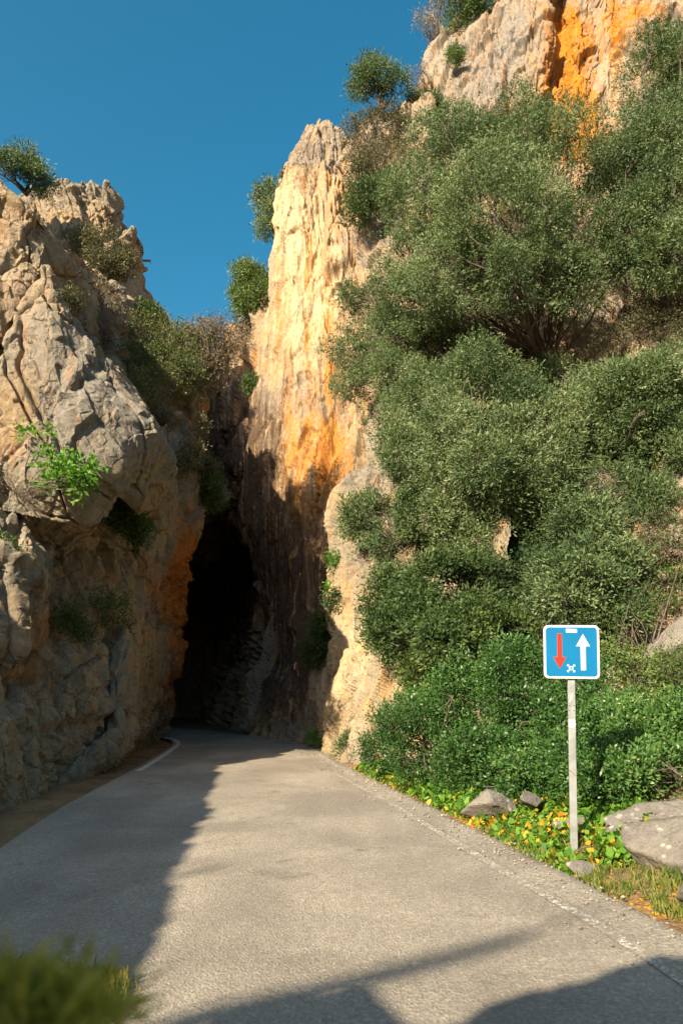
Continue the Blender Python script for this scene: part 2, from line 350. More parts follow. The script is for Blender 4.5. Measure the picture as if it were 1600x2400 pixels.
# dark block at the foot, and the overhanging nose at the left edge of the view
L_foot = wrap([
  [(285,1478,15.90),(320,1462,16.10),(365,1468,18.70),(405,1490,20.80),(424,1520,23.50)],
  [(262,1540,14.90),(310,1530,15.20),(360,1535,18.50),(400,1545,20.70),(420,1555,23.90)],
  [(255,1630,14.50),(300,1630,14.80),(345,1635,18.10),(385,1640,20.70),(408,1645,24.70)],
  [(250,1710,14.20),(292,1720,14.60),(335,1705,17.70),(372,1700,21.30),(400,1695,25.50)],
  [W(-5.4,12.8,-.4),W(-5.2,14.2,-.4),W(-5.5,16.6,-.4),W(-5.9,19.5,-.4),W(-6.5,24.6,-.4)],
], pull=16, right=[(-.6,1.6,0)], left=[(-.8,.6,0)], top=[(-.8,1.4,-.3)])
L_nose = wrap([
  [(-420,1130,12.80),(-150,1150,12.60),(0,1178,12.60),(60,1215,12.80),(110,1262,13.30)],
  [(-420,1240,11.60),(-150,1240,11.60),(0,1250,11.80),(60,1262,12.20),(126,1282,12.90)],
  [(-420,1380,10.90),(-150,1380,11.00),(0,1380,11.30),(55,1385,11.80),(108,1392,12.60)],
  [(-420,1500,10.60),(-150,1500,10.70),(-10,1500,11.10),(35,1510,11.60),(82,1520,12.40)],
  [(-420,1600,10.90),(-150,1600,11.00),(-60,1600,11.30),(-20,1600,11.80),(20,1600,12.70)],
], right=[(-.5,1.2,0)], top=[(-.3,1.6,.3)])
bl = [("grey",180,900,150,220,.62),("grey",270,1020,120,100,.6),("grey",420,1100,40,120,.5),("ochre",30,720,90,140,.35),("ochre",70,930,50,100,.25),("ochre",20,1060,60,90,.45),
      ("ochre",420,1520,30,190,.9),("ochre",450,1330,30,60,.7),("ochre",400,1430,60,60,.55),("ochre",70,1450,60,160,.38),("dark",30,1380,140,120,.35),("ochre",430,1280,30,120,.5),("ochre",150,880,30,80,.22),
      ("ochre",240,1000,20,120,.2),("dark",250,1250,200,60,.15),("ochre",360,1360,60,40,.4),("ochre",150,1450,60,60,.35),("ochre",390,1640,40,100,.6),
      ("pale",40,800,60,150,.2),("dark",100,1650,260,260,.32),("dark",280,700,120,160,.22),("ochre",120,1560,160,160,.32),("ochre",330,1250,120,160,.2),("ochre",480,1200,20,50,.7)]  # dark entries on nose and foot put their shade into the rock colour
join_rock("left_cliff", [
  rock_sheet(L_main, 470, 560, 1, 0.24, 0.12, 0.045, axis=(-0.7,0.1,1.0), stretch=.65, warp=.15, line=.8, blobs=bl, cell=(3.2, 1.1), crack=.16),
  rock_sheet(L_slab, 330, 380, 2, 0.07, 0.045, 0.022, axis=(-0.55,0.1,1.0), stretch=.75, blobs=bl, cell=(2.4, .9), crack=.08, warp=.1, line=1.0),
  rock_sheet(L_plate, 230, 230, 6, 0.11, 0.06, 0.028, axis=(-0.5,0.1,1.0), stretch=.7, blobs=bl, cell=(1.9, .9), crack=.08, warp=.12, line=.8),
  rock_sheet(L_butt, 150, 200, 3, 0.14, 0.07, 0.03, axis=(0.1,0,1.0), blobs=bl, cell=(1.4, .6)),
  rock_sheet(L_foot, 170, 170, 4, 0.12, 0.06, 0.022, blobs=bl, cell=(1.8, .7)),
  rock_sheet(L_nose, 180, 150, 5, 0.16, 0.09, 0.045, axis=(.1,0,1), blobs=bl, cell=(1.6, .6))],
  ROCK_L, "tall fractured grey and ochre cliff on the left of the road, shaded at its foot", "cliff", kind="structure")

L_blocker = [[np.array(p, float) for p in r] for r in (
  [(-26,24,14),(-20,21,20),(-16.5,19.5,24),(-14.2,18.8,27),(-13.2,18.9,27.6),(-13.4,20.5,25),(-15.5,23.5,19)],
  [(-26,22,9),(-20,18.5,13),(-16.5,17.5,17),(-14.4,17.2,19),(-12.9,18.2,20),(-12.6,20.2,19),(-15,24,14)],
  [(-26,20,4),(-20,17,7),(-16.5,16.6,10),(-14.2,16.6,12),(-12.5,17.6,13),(-12.2,20,12),(-14.5,24,9)],
  [(-26,19,-.4),(-20,16,-.4),(-16.5,16,-.4),(-14,16,-.4),(-12.2,17.2,-.4),(-12,20,-.4),(-14,24,-.4)])]  # added mass out of view, shaped to shade the passage wall
join_rock("shade_crag", [rock_sheet(L_blocker, 150, 170, 9, .15, .1, .04)], ROCK_L, "rock mass added just outside the view to shade the gorge wall", "rock", kind="structure")

# --- pinnacle behind the left cliff
pin = wrap([
  [(60,470,27),(110,440,27),(150,426,27),(195,422,27.2),(238,440,27.4),(250,428,27.5),(262,465,27.8)],
  [(40,530,26.2),(100,520,26.2),(150,510,26.2),(200,505,26.5),(240,505,26.8),(262,508,27.2),(276,515,27.8)],
  [(40,600,25.5),(110,590,25.4),(165,580,25.5),(215,575,26),(250,565,26.6),(268,556,27.2),(279,552,27.8)],
  [(40,680,25),(130,670,24.8),(200,660,25),(250,655,25.6),(290,650,26.2),(308,640,27),(320,640,27.8)],
  [(40,800,24),(160,790,23.8),(240,780,24),(290,770,24.8),(325,755,25.6),(350,735,26.6),(372,745,27.8)],
  [(60,960,23.5),(180,960,23),(280,960,23.4),(340,950,24.2),(390,940,25.4),(430,930,26.8),(455,930,28.5)],
  [(60,1200,24.5),(180,1200,24),(280,1200,24),(340,1200,25),(390,1190,26.5),(430,1190,28),(470,1190,30)],
], right=[(-.4,2,0),(-1.5,7,0)], left=[(-.5,3,0)], top=[(0,3.5,-1.5)])
horn = wrap([
  [(292,545,27.6),(300,537,27.4),(306,531,27.4),(311,534,27.5),(315,541,27.7)],
  [(276,575,27.3),(290,572,26.9),(300,570,26.9),(309,570,27.1),(317,575,27.5)],
  [(262,640,26.8),(285,640,26.4),(300,640,26.4),(313,640,26.8),(322,640,27.4)],
  [(262,720,26.6),(290,720,26.0),(310,720,26.2),(335,720,26.8),(352,715,27.4)]], left=[(0,1.5,0)], right=[(-.1,1.5,0)], top=[(0,.8,-.1)])
join_rock("rock_pinnacle", [rock_sheet(horn, 70, 90, 8, .07, .05, .03, cell=(1.0,.5)), rock_sheet(pin, 260, 300, 7, 0.22, 0.13, 0.05, axis=(-.2,0,1), cell=(2.0,.9), stretch=.55, crack=.12, warp=.12, line=.9,
    blobs=[("ochre",190,530,50,40,.35),("dark",300,600,40,60,.3),("ochre",300,690,60,60,.15),("grey",240,480,30,40,.3)])],
  ROCK_L, "jagged square pinnacle rising behind the left cliff against the sky", "rock", kind="structure")

# --- spire and the passage wall
spire = wrap([
  [(722,300,30.2),(733,288,30.0),(742,284,29.9),(752,284,29.9),(762,287,29.9),(772,296,30.1),(786,310,30.4)],
  [(690,345,29.8),(705,342,29.3),(725,340,29.0),(745,340,28.9),(768,340,29.0),(790,342,29.4),(812,348,30.0)],
  [(668,400,29.5),(690,400,28.9),(715,400,28.6),(742,400,28.5),(770,400,28.6),(798,400,29.0),(826,400,29.6)],
  [(657,480,29.2),(682,480,28.5),(712,480,28.1),(746,480,28.0),(782,480,28.1),(816,480,28.5),(850,480,29.0)],
  [(643,560,29.0),(670,560,28.1),(705,560,27.7),(745,560,27.5),(790,560,27.5),(835,560,27.6),(880,560,28.0)],
  [(640,700,28.8),(668,700,27.7),(705,700,27.1),(750,700,26.8),(800,700,26.6),(850,700,26.4),(900,700,26.4)],
  [(618,850,28.6),(652,850,27.3),(700,850,26.6),(752,850,26.1),(805,850,25.8),(860,850,25.4),(915,850,25.0)],
  [(592,1000,28.5),(636,1000,27.0),(692,1000,26.1),(752,1000,25.5),(810,1000,25.0),(870,1000,24.4),(930,1000,23.8)],
  [(592,1150,28.0),(634,1150,26.4),(692,1150,25.5),(755,1150,24.9),(815,1150,24.4),(870,1150,23.8),(930,1150,23.2)],
  [(612,1300,27.6),(645,1300,26.1),(690,1300,24.9),(755,1300,24.3),(820,1300,23.8),(880,1300,23.2),(940,1300,22.6)],
  [(628,1420,27.4),(660,1420,25.8),(700,1420,24.4),(755,1420,23.7),(820,1420,23.2),(880,1420,22.6),(940,1420,22)],
  [(642,1560,26.8),(672,1560,25.2),(710,1560,23.8),(760,1560,23.0),(820,1560,22.6),(880,1560,22),(940,1560,21.4)],
  [W(-3.3,26.6,-.4),W(-2.7,25.0,-.4),W(-1.9,23.7,-.4),W(-.8,22.9,-.4),W(.4,22.5,-.4),W(1.4,22,-.4),W(2.5,21.4,-.4)],
], left=[(.6,7,0),(-.2,1.8,0)], right=[(1.2,3,0)], top=[(1.5,5,-1.0),(.2,1.4,.15)])
wall = wrap([
  [(400,900,38.5),(450,862,37),(505,830,35),(560,782,33),(600,738,31.3),(645,690,30)],
  [(400,1000,38),(450,1000,36.3),(505,1000,34.2),(560,1000,32),(600,1000,30.2),(645,1000,28.6)],
  [(400,1150,37.5),(450,1150,35.8),(505,1150,33.6),(560,1150,31.4),(600,1150,29.6),(645,1150,28)],
  [(400,1230,37.2),(450,1225,35.4),(505,1225,33.2),(555,1235,31),(600,1250,29),(645,1250,27.4)],
  [(380,1262,50),(440,1258,49),(510,1258,46),(580,1268,41),(622,1290,29.0),(655,1300,27.0)],
  [(380,1450,50),(440,1450,48),(510,1450,44),(592,1450,38),(636,1450,28.2),(665,1450,26.4)],
  [W(-14,50,-.4),W(-11,48,-.4),W(-8.2,44,-.4),W(-4.6,32,-.4),W(-3.2,27.6,-.4),W(-2.6,25.8,-.4)],
], left=[(-6,2,0)], top=[(0,8,.5),(0,2,.4)])
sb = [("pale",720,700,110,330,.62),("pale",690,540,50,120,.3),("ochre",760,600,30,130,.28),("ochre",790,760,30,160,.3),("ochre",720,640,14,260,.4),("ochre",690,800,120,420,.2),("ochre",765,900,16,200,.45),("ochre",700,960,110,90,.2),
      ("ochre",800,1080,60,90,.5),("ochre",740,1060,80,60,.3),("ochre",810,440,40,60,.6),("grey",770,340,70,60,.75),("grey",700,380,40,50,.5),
      ("dark",620,1100,90,160,.2),("grey",840,560,40,60,.4),("ochre",720,1250,110,140,.25),("pale",880,900,40,200,.25),("dark",680,1380,170,240,.72),("dark",640,1600,160,120,.5),("ochre",640,1150,110,200,.42),("ochre",740,1330,100,200,.35),("dark",600,1020,50,170,.5),("grey",760,950,40,50,.5),("ochre",660,760,14,200,.25)]  # strong dark entries paint the lower spire's shade into its colour
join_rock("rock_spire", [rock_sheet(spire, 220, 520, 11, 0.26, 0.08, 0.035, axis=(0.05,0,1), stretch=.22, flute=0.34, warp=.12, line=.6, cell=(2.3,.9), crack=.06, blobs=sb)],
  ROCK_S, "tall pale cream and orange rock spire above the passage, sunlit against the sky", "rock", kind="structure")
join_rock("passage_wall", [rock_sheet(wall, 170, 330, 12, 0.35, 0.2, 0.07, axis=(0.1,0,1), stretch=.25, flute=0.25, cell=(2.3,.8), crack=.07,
   blobs=[("grey",540,930,120,110,.35),("dark",530,1200,170,400,.8),("ochre",570,1200,110,250,.45)])],  # dark entry paints the wall's shade into its colour
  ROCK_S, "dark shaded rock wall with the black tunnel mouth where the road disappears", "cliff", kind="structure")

sec = [(-17, -.4), (-16.5, 4), (-15, 8), (-11, 9.6), (-7, 10.2), (-3, 10.6), (2, 11.5)]
off = [-14, -14, -13, -10, -5, 0, 0]
vault = [[np.array([x, y+o_*(60-y)/27.5, z + (y-32)*.04]) for (x, z), o_ in zip(sec, off)] for y in (32.5, 36, 42, 50, 60)]
vault = [[p+np.array([0, 1.2, 5.0 if p[0] < -10 else .4]) for p in vault[0]]] + vault
back = [[np.array([x, 58, z]) for x in (-22, -12, -4, 2)] for z in (14, 8, 4, -.4)]  # vault and end wall are added to keep sun out of the passage
join_rock("sun_block_rock", [rock_sheet(vault, 130, 130, 15, 0.3, 0.2, 0.07), rock_sheet(back, 60, 60, 16, .3, .2, .07)], ROCK_S, "added rock vault over the road, shaped to keep the passage dark", "tunnel", kind="structure")

# --- low pale spur at the right of the road
spur = wrap([
  [(905,985,21),(925,985,20.4),(960,985,19.8),(1050,985,19),(1200,985,18)],
  [(862,1085,20.4),(890,1085,19.6),(950,1085,18.8),(1050,1085,18),(1200,1085,17)],
  [(810,1180,20.6),(850,1180,19.4),(925,1180,18.2),(1050,1180,17),(1200,1180,16)],
  [(795,1270,20.8),(845,1270,19.2),(920,1270,17.8),(1050,1270,16.4),(1200,1270,15.2)],
  [(800,1390,20.6),(845,1390,18.8),(915,1390,17.4),(1040,1390,15.8),(1200,1390,14.5)],
  [(775,1480,20.8),(830,1480,18.8),(900,1480,17.0),(1030,1480,15.2),(1200,1480,13.8)],
  [(745,1590,21.4),(805,1590,18.8),(885,1590,16.6),(1020,1590,14.4),(1200,1590,13)],
  [(732,1690,21.8),(795,1690,18.2),(875,1690,15.8),(1010,1690,13.8),(1200,1690,12.4)],
  [W(-1.15,22.4,-.4),W(-.05,17.6,-.4),W(.75,15.0,-.4),W(2.2,13.0,-.4),W(4.4,11.4,-.4)],
], left=[(.8,6,0),(-.1,1.5,0)], top=[(.6,4,-.4),(.1,1,0)])
spb = [("pale",850,1560,110,230,.5),("ochre",745,1560,22,120,.9),("ochre",900,1620,30,120,.35),("grey",870,1120,70,60,.75),("grey",830,1330,50,140,.4),
       ("ochre",960,1250,60,90,.5),("grey",930,1660,60,60,.5),("ochre",800,1640,24,90,.35)]
join_rock("rock_spur", [rock_sheet(spur, 240, 310, 21, 0.2, 0.1, 0.045, axis=(0.25,0,1), stretch=.3, warp=.15, line=.6, flute=.10, cell=(1.7,.6), crack=.09, blobs=spb)],
  ROCK_D, "low pale yellow rock spur at the right edge of the road by the passage", "rock", kind="structure")

# --- big right cliff
right = wrap([
  [(1420,-420,36),(1500,-420,35),(1560,-420,34.5),(1600,-420,35.2),(1650,-420,34.6),(1720,-420,34),(1850,-420,33),(2200,-420,30)],
  [(1158,-10,31.5),(1215,-10,30),(1285,-10,28.8),(1318,-10,30.4),(1360,-10,28.6),(1450,-10,28.4),(1600,-10,27),(2100,-10,24)],
  [(1068,62,31),(1160,70,29),(1275,80,27.6),(1312,80,29.6),(1350,80,27.6),(1430,80,27.6),(1590,80,26.4),(2050,80,23)],
  [(1012,150,30.5),(1120,160,28.2),(1260,170,26.8),(1308,170,28.8),(1345,170,26.8),(1420,175,27.0),(1580,170,25.8),(2000,170,22)],
  [(985,240,30),(1100,250,27.6),(1255,260,26.2),(1306,262,27.6),(1340,262,26.2),(1420,262,26.4),(1570,262,25.2),(2000,262,21)],
  [(945,360,28.8),(1060,360,26.6),(1200,360,25.2),(1300,360,25.0),(1350,360,24.8),(1430,360,24.6),(1570,360,24),(2000,360,20)],
  [(900,520,27.2),(1020,520,25.2),(1150,520,23.8),(1280,520,23.2),(1350,520,23),(1440,520,22.6),(1570,520,22),(2000,520,18)],
  [(880,750,25.4),(1000,750,23.4),(1130,750,21.8),(1270,750,21.0),(1360,750,20.6),(1450,750,20),(1570,750,19.4),(2000,750,16)],
  [(880,1000,23),(1000,1000,21),(1130,1000,19.4),(1270,1000,18.6),(1370,1000,18),(1460,1000,17.4),(1570,1000,16.8),(2000,1000,14)],
  [(900,1250,20.5),(1020,1250,18.4),(1140,1250,16.8),(1200,1250,17.6),(1290,1250,16.2),(1450,1250,15),(1580,1250,14.4),(2000,1250,12)],
  [(920,1450,18.5),(1030,1450,16.4),(1140,1450,15),(1190,1450,15.6),(1270,1450,14.6),(1440,1450,15.2),(1590,1450,15.6),(2000,1450,10.5)],
  [(960,1620,16.5),(1060,1620,14.6),(1150,1620,13.6),(1230,1620,13),(1320,1620,12.8),(1450,1620,13.0),(1600,1620,12.8),(2000,1620,9)],
  [W(2.5,15.5,-.4),W(3.0,13.8,-.4),W(3.7,12.8,-.4),W(4.3,12.2,-.4),W(5.2,11.4,-.4),W(6,10.5,-.4),W(7.2,9.6,-.4),W(10,7,-.4)],
], left=[(2.5,8,-.5),(.2,2,0)], top=[(2,8,1)])
ridge = wrap([
  [(806,420,29.5),(822,360,29.2),(850,295,29),(885,262,28.8),(925,246,28.8),(965,222,29),(1008,185,29.6)],
  [(800,480,28.8),(830,440,28.2),(865,400,27.8),(900,370,27.6),(940,340,27.6),(985,310,27.8),(1030,290,28.4)],
  [(800,560,28.2),(840,540,27.4),(880,520,26.8),(915,500,26.4),(955,480,26.4),(1000,460,26.6),(1050,440,27.0)],
  [(805,700,27.4),(850,690,26.4),(890,680,25.6),(930,670,25.2),(970,660,25),(1010,650,25),(1060,640,25.4)],
  [(820,950,26),(860,950,25),(900,950,24.2),(940,950,23.6),(980,950,23.2),(1020,950,23),(1060,950,23.2)],
], top=[(0,4,-1),(0,1,.1)], left=[(0,3,0)])
rb = [("ochre",1345,200,45,150,.75),("ochre",1400,130,150,190,.32),("pale",1420,200,40,140,.35),("grey",1470,90,50,120,.3),("ochre",1440,60,20,140,.5),("ochre",1180,200,20,100,.4),("ochre",1300,150,30,170,.8),("ochre",1500,60,90,60,.6),("ochre",1290,280,60,60,.6),("pale",1440,110,60,120,.3),("dark",1585,60,25,40,.8),
      ("grey",1120,190,110,150,.55),("grey",1220,60,60,120,.45),("ochre",1180,270,60,40,.45),("ochre",1340,60,40,60,.5),("ochre",1430,560,140,200,.4),("ochre",1380,330,80,60,.5),
      ("grey",980,300,60,80,.4),("ochre",1200,1350,200,200,.3),("pale",1180,120,30,160,.3)]
join_rock("right_cliff", [
  rock_sheet(right, 420, 480, 31, 0.26, 0.12, 0.05, axis=(0.3,0.1,1), stretch=.3, warp=.15, line=.8, flute=.14, cell=(2.6,.95), crack=.12, blobs=rb),
  rock_sheet(ridge, 150, 190, 33, 0.26, 0.14, 0.05, axis=(0.5,0,1), cell=(1.8,.7), blobs=[("grey",900,350,120,120,.4)])],
  ROCK_E, "high grey and bright orange cliff towering over the shrubs on the right", "cliff", kind="structure")

# --- rock bank left of the viewpoint, and an unseen rock added to shade the foreground
sx, sy = -SD[0]/SD[2], -SD[1]/SD[2]
def crest(gx, gy, h):
    gx, gy = TP(gx, gy); return np.array([gx-h*sx, gy-h*sy, h])
cr1 = [crest(-1.3,3.2,4.6), crest(-1.16,4.5,5.0), crest(-1.25,5.4,5.4), crest(-1.44,6.4,5.6), crest(-1.62,8.2,6.0), crest(-1.9,10.6,5.9), crest(-2.25, 13.4, 6.2), crest(-2.9, 17.5, 6.8), crest(-3.5, 21.5, 7.4)]
rows = [[c+np.array([-5,3,1.0]) for c in cr1], [c+np.array([-1.6,1,.5]) for c in cr1], cr1,
        [c*np.array([1,1,.66])+np.array([.9,-.4,0]) for c in cr1], [c*np.array([1,1,0])+np.array([1.5,-.6,-.4]) for c in cr1]]
o1 = rock_sheet(rows, 220, 130, 41, 0.05, 0.025, 0.012, cell=(2.2,.8), crack=.02)
join_rock("roadside_rock", [o1], ROCK_L, "rock bank beside the road on the left, out of view, shading the asphalt", "rock", kind="structure")
cr2 = [crest(-.75,3.2,4.6), crest(-.45,4.0,4.7), crest(-.1,4.27,4.8), crest(.3,4.15,4.8), crest(.55,4.05,4.9), crest(1.11,4.5,5.0), crest(1.92,4.84,5.1), crest(2.6,4.95,5.1), crest(3.6,4.9,5.0), crest(4.4,4.2,4.6)]
rows = [[c*np.array([1,1,0])+np.array([-2,-2.2,-.4]) for c in cr2], [c+np.array([-.9,-1.1,-.6]) for c in cr2], cr2,
        [c*np.array([1,1,.6])+np.array([.2,.35,0]) for c in cr2], [c*np.array([1,1,0])+np.array([.3,.6,-.4]) for c in cr2]]
o2 = rock_sheet(rows, 150, 110, 43, 0.08, 0.05, 0.02, cell=(1.5,.6), crack=.03)
join_rock("shadow_rock", [o2], ROCK_L, "added rock behind the viewpoint, shaped to throw a shadow across the road foreground", "rock", kind="structure")

# ------------------------------------------------------------------ ground, road, markings
RE = [(-8,3.1),(0,2.75),(3,2.55),(5.2,2.32),(6.8,1.95),(8.5,1.62),(10.6,1.22),(14.4,.36),(17,-.12),(20,-.62),(22.3,-1.06),(24.3,-2.0),(25.8,-3.0),(28.2,-4.4),(31,-6.3),(34,-9.5),(36,-13)]
LE = [(-8,-1.2),(0,-1.9),(3,-2.6),(5.2,-3.1),(6.8,-3.4),(8.5,-3.7),(10.6,-4.0),(14.4,-4.3),(17,-4.55),(20,-4.9),(22.3,-5.2),(24.3,-5.75),(25.8,-6.6),(27.5,-8.2),(29,-10.2),(30.5,-13),(31.5,-17)]
RE = [(TP(x, y)[1], TP(x, y)[0]) for y, x in RE]; LE = [(TP(x, y)[1], TP(x, y)[0]) for y, x in LE]
def line_pts(T, n):
    T = np.array(T, float); s = np.r_[0, np.cumsum(np.hypot(*np.diff(T, axis=0).T))]; t = np.linspace(0, s[-1], n)
    Y = np.interp(t, s, T[:, 0]); X = np.interp(t, s, T[:, 1])
    k = np.ones(9)/9
    Xs, Ys = X.copy(), Y.copy(); Xs[4:-4] = np.convolve(X, k, 'valid'); Ys[4:-4] = np.convolve(Y, k, 'valid')
    return np.stack([Xs, Ys], 1)
def strip(A, B, nu, z, jit=0.0, seed=0):
    n = len(A); u = np.linspace(0, 1, nu)
    V = A[:, None, :]*(1-u)[None, :, None] + B[:, None, :]*u[None, :, None]
    V = np.concatenate([V, np.full((n, nu, 1), z)], 2).reshape(-1, 3)
    if jit: V[:, 2] += jit*fbm(np.c_[V[:, :2]*1.2, V[:, 2]], 3, seed)
    idx = np.arange(n*nu).reshape(n, nu)
    F = np.stack([idx[:-1, :-1], idx[:-1, 1:], idx[1:, 1:], idx[1:, :-1]], -1).reshape(-1, 4)
    return V, F

def unseen_hills():  # unseen hillside added to block low sky light behind the viewpoint
    th = np.radians(np.linspace(62, 298, 160))          # clockwise from straight ahead; the view ahead stays free
    R0 = []
    for rr, hh in ((45, -2), (60, 10), (80, 25), (105, 39), (135, 52), (170, 58), (240, 20)):
        R0.append(np.stack([rr*np.sin(th), rr*np.cos(th), np.full(len(th), hh)], 1))
    A = net_dense(R0, 200, 70); c = A.reshape(-1, 3).copy()
    c[:, 2] = (c[:, 2]+2)*(1+.14*fbm(c/40, 4, 55)) - 2 + 2.5*fbm(c/9, 3, 57)
    idx = np.arange(200*70).reshape(70, 200)
    m = M("scrub_hillside"); co = m.coord(); m.col(m.mix(m.rng(m.noise(co, .35, 6, .7), .42, .56), (0.05, 0.06, 0.028), (0.20, 0.155, 0.10)))
    tag(mesh_np("unseen_hills", c, np.stack([idx[:-1, :-1], idx[:-1, 1:], idx[1:, 1:], idx[1:, :-1]], -1).reshape(-1, 4), m.m), "unseen scrub hillside added behind the viewpoint to dim the low sky light", "unseen_hills", kind="structure")

def asphalt_material(name, base=(0.305, 0.272, 0.220), paint=0.0, coarse=1.0):
    m = M(name); c = m.coord()
    big = m.noise(c, 0.55, 5, 0.6, 0.4); med = m.noise(c, 3.2, 5, 0.6); fine = m.noise(c, 60, 4, 0.7)
    ag = m.node("ShaderNodeTexVoronoi"); ag.inputs["Scale"].default_value = 66/coarse; m.link(c, ag.inputs["Vector"])
    agc = m.node("ShaderNodeSeparateColor"); m.link(ag.outputs["Color"], agc.inputs[0])
    lo = tuple(x*0.80 for x in base); hi = tuple(x*1.16 for x in base)
    col = m.mix(m.rng(big, 0.35, 0.65), lo, hi)
    col = m.mix(0.48, col, m.ramp(agc.outputs[0], [(0.0, (0.45, 0.45, 0.46)), (0.5, (0.95, 0.95, 0.95)), (0.85, (1.25, 1.24, 1.2)), (1.0, (1.9, 1.85, 1.75))]), 'MULTIPLY')
    col = m.mix(0.4, col, m.ramp(fine, [(0.3, (0.6, 0.6, 0.6)), (0.7, (1.3, 1.3, 1.3))]), 'MULTIPLY')
    # dark oily patches and tyre wear
    sp = m.rng(m.math('ADD', m.noise(c, 1.1, 6, 0.75), m.math('MULTIPLY', fine, 0.25)), 0.70, 0.84)
    tw = m.noise(m.coord((1.1, .07, 1), (0, 0, -.10)), 1.6, 3, .5)
    col = m.mix(m.math('MULTIPLY', m.rng(tw, .42, .62), 0.28), col, tuple(x*.62 for x in base))
    vc = m.node("ShaderNodeTexVoronoi"); vc.feature = 'DISTANCE_TO_EDGE'; vc.inputs["Scale"].default_value = .42
    wv = m.node("ShaderNodeVectorMath"); wv.operation = 'ADD'; nw = m.node("ShaderNodeTexNoise"); nw.inputs["Scale"].default_value = 1.7; nw.inputs["Detail"].default_value = 5
    m.link(c, nw.inputs["Vector"]); m.link(c, wv.inputs[0]); m.link(nw.outputs["Color"], wv.inputs[1]); m.link(wv.outputs[0], vc.inputs["Vector"])
    col = m.mix(m.math('MULTIPLY', m.math('MULTIPLY', m.rng(vc.outputs["Distance"], .006, .0), m.rng(big, .46, .58)), .40), col, (.06, .055, .045))
    col = m.mix(m.math('MULTIPLY', sp, 0.7), col, tuple(x*0.35 for x in base))
    if paint:
        w = m.rng(m.math('ADD', m.noise(c, 7, 6, 0.75), m.math('MULTIPLY', agc.outputs[0], 0.35)), 0.72-paint*0.5, 0.86-paint*0.5)
        col = m.mix(m.math('MULTIPLY', w, 0.85), col, (0.62, 0.60, 0.55))
    m.col(col); m.b.inputs["Roughness"].default_value = 0.88; m.b.inputs["Specular IOR Level"].default_value = 0.22
    n1 = m.bump(ag.outputs["Distance"], 0.8, 0.008*coarse); n2 = m.bump(med, 0.25, 0.02, n1); m.nrm(n2)
    return m.m
ASPH = asphalt_material("asphalt"); ASPH_EDGE = asphalt_material("asphalt_edge", (0.305, 0.275, 0.222), 0.0, 1.4)
PAINT = asphalt_material("worn_paint", paint=0.75); PAINT_FADED = asphalt_material("faded_paint", (0.305, 0.275, 0.222), paint=-0.03)

def soil_material():
    m = M("soil"); c = m.coord(); a = m.noise(c, 1.4, 6, .65); f = m.noise(c, 22, 5, .7); p = m.vor(c, 30)
    col = m.mix(m.rng(a, .35, .65), (0.16, 0.105, 0.06), (0.25, 0.165, 0.085))
    col = m.mix(0.8, col, m.ramp(f, [(.3, (.5, .5, .5)), (.7, (1.5, 1.45, 1.3))]), 'MULTIPLY'); m.col(col)
    m.nrm(m.bump(m.math('ADD', f, p), .6, .03)); return m.m
SOIL = soil_material()
unseen_hills()
n = 260
RA, LA = line_pts(RE, n), line_pts(LE, n)
g = 60; xs = np.linspace(-400, 400, g); gx, gy = np.meshgrid(xs, xs)
V = np.c_[gx.ravel(), gy.ravel(), np.full(g*g, -0.07)]; idx = np.arange(g*g).reshape(g, g)
tag(mesh_np("ground", V, np.stack([idx[:-1, :-1], idx[:-1, 1:], idx[1:, 1:], idx[1:, :-1]], -1).reshape(-1, 4), SOIL), "brown bare earth under the roadside and cliffs", "ground", kind="structure")
V, F = strip(LA, RA, 24, 0.0)
nb = len(V)                                                # road slab with real edges
ro = mesh_np("road", V, F, ASPH, smooth=False); tag(ro, "narrow worn grey asphalt road bending left into the rock passage", "road", kind="structure")
def offset(A, d):
    t = np.gradient(A, axis=0); t /= np.linalg.norm(t, axis=1, keepdims=True)+1e-9
    return A + d*np.stack([t[:, 1], -t[:, 0]], 1)
wob = (0.05*fbm(np.c_[RA*1.6, RA[:, :1]*0], 3, 71))[:, None]*np.array([1, 0])
V, F = strip(offset(RA, -.36)+wob*.8, offset(RA, .12)+wob*1.6, 6, 0.004)
V[5::6, 2] = -0.065
tag(mesh_np("road_edge", V, F, ASPH_EDGE), "crumbling gravelly asphalt edge along the right of the road", "road edge", kind="structure")
def marking(A, off, w, sel, mat, label, z=0.005):
    A = A[sel]; V, F = strip(offset(A, off-w/2), offset(A, off+w/2), 3, z)
    return tag(mesh_np("road_marking", V, F, mat), label, "road marking", kind="structure")
yR, yL = RA[:, 1], LA[:, 1]
marking(LA, .16, .13, (yL > 13.8) & (yL < 26.2), PAINT, "clean white edge line curving along the left rock foot")
marking(RA, -.16, .12, (yR > 13.2) & (yR < 25.2), PAINT_FADED, "white edge line along the right rock spur far ahead")
marking(RA, -.44, .10, (yR > 3.2) & (yR < 13.4), PAINT_FADED, "badly worn white edge line along the right side nearest the sign", .009)

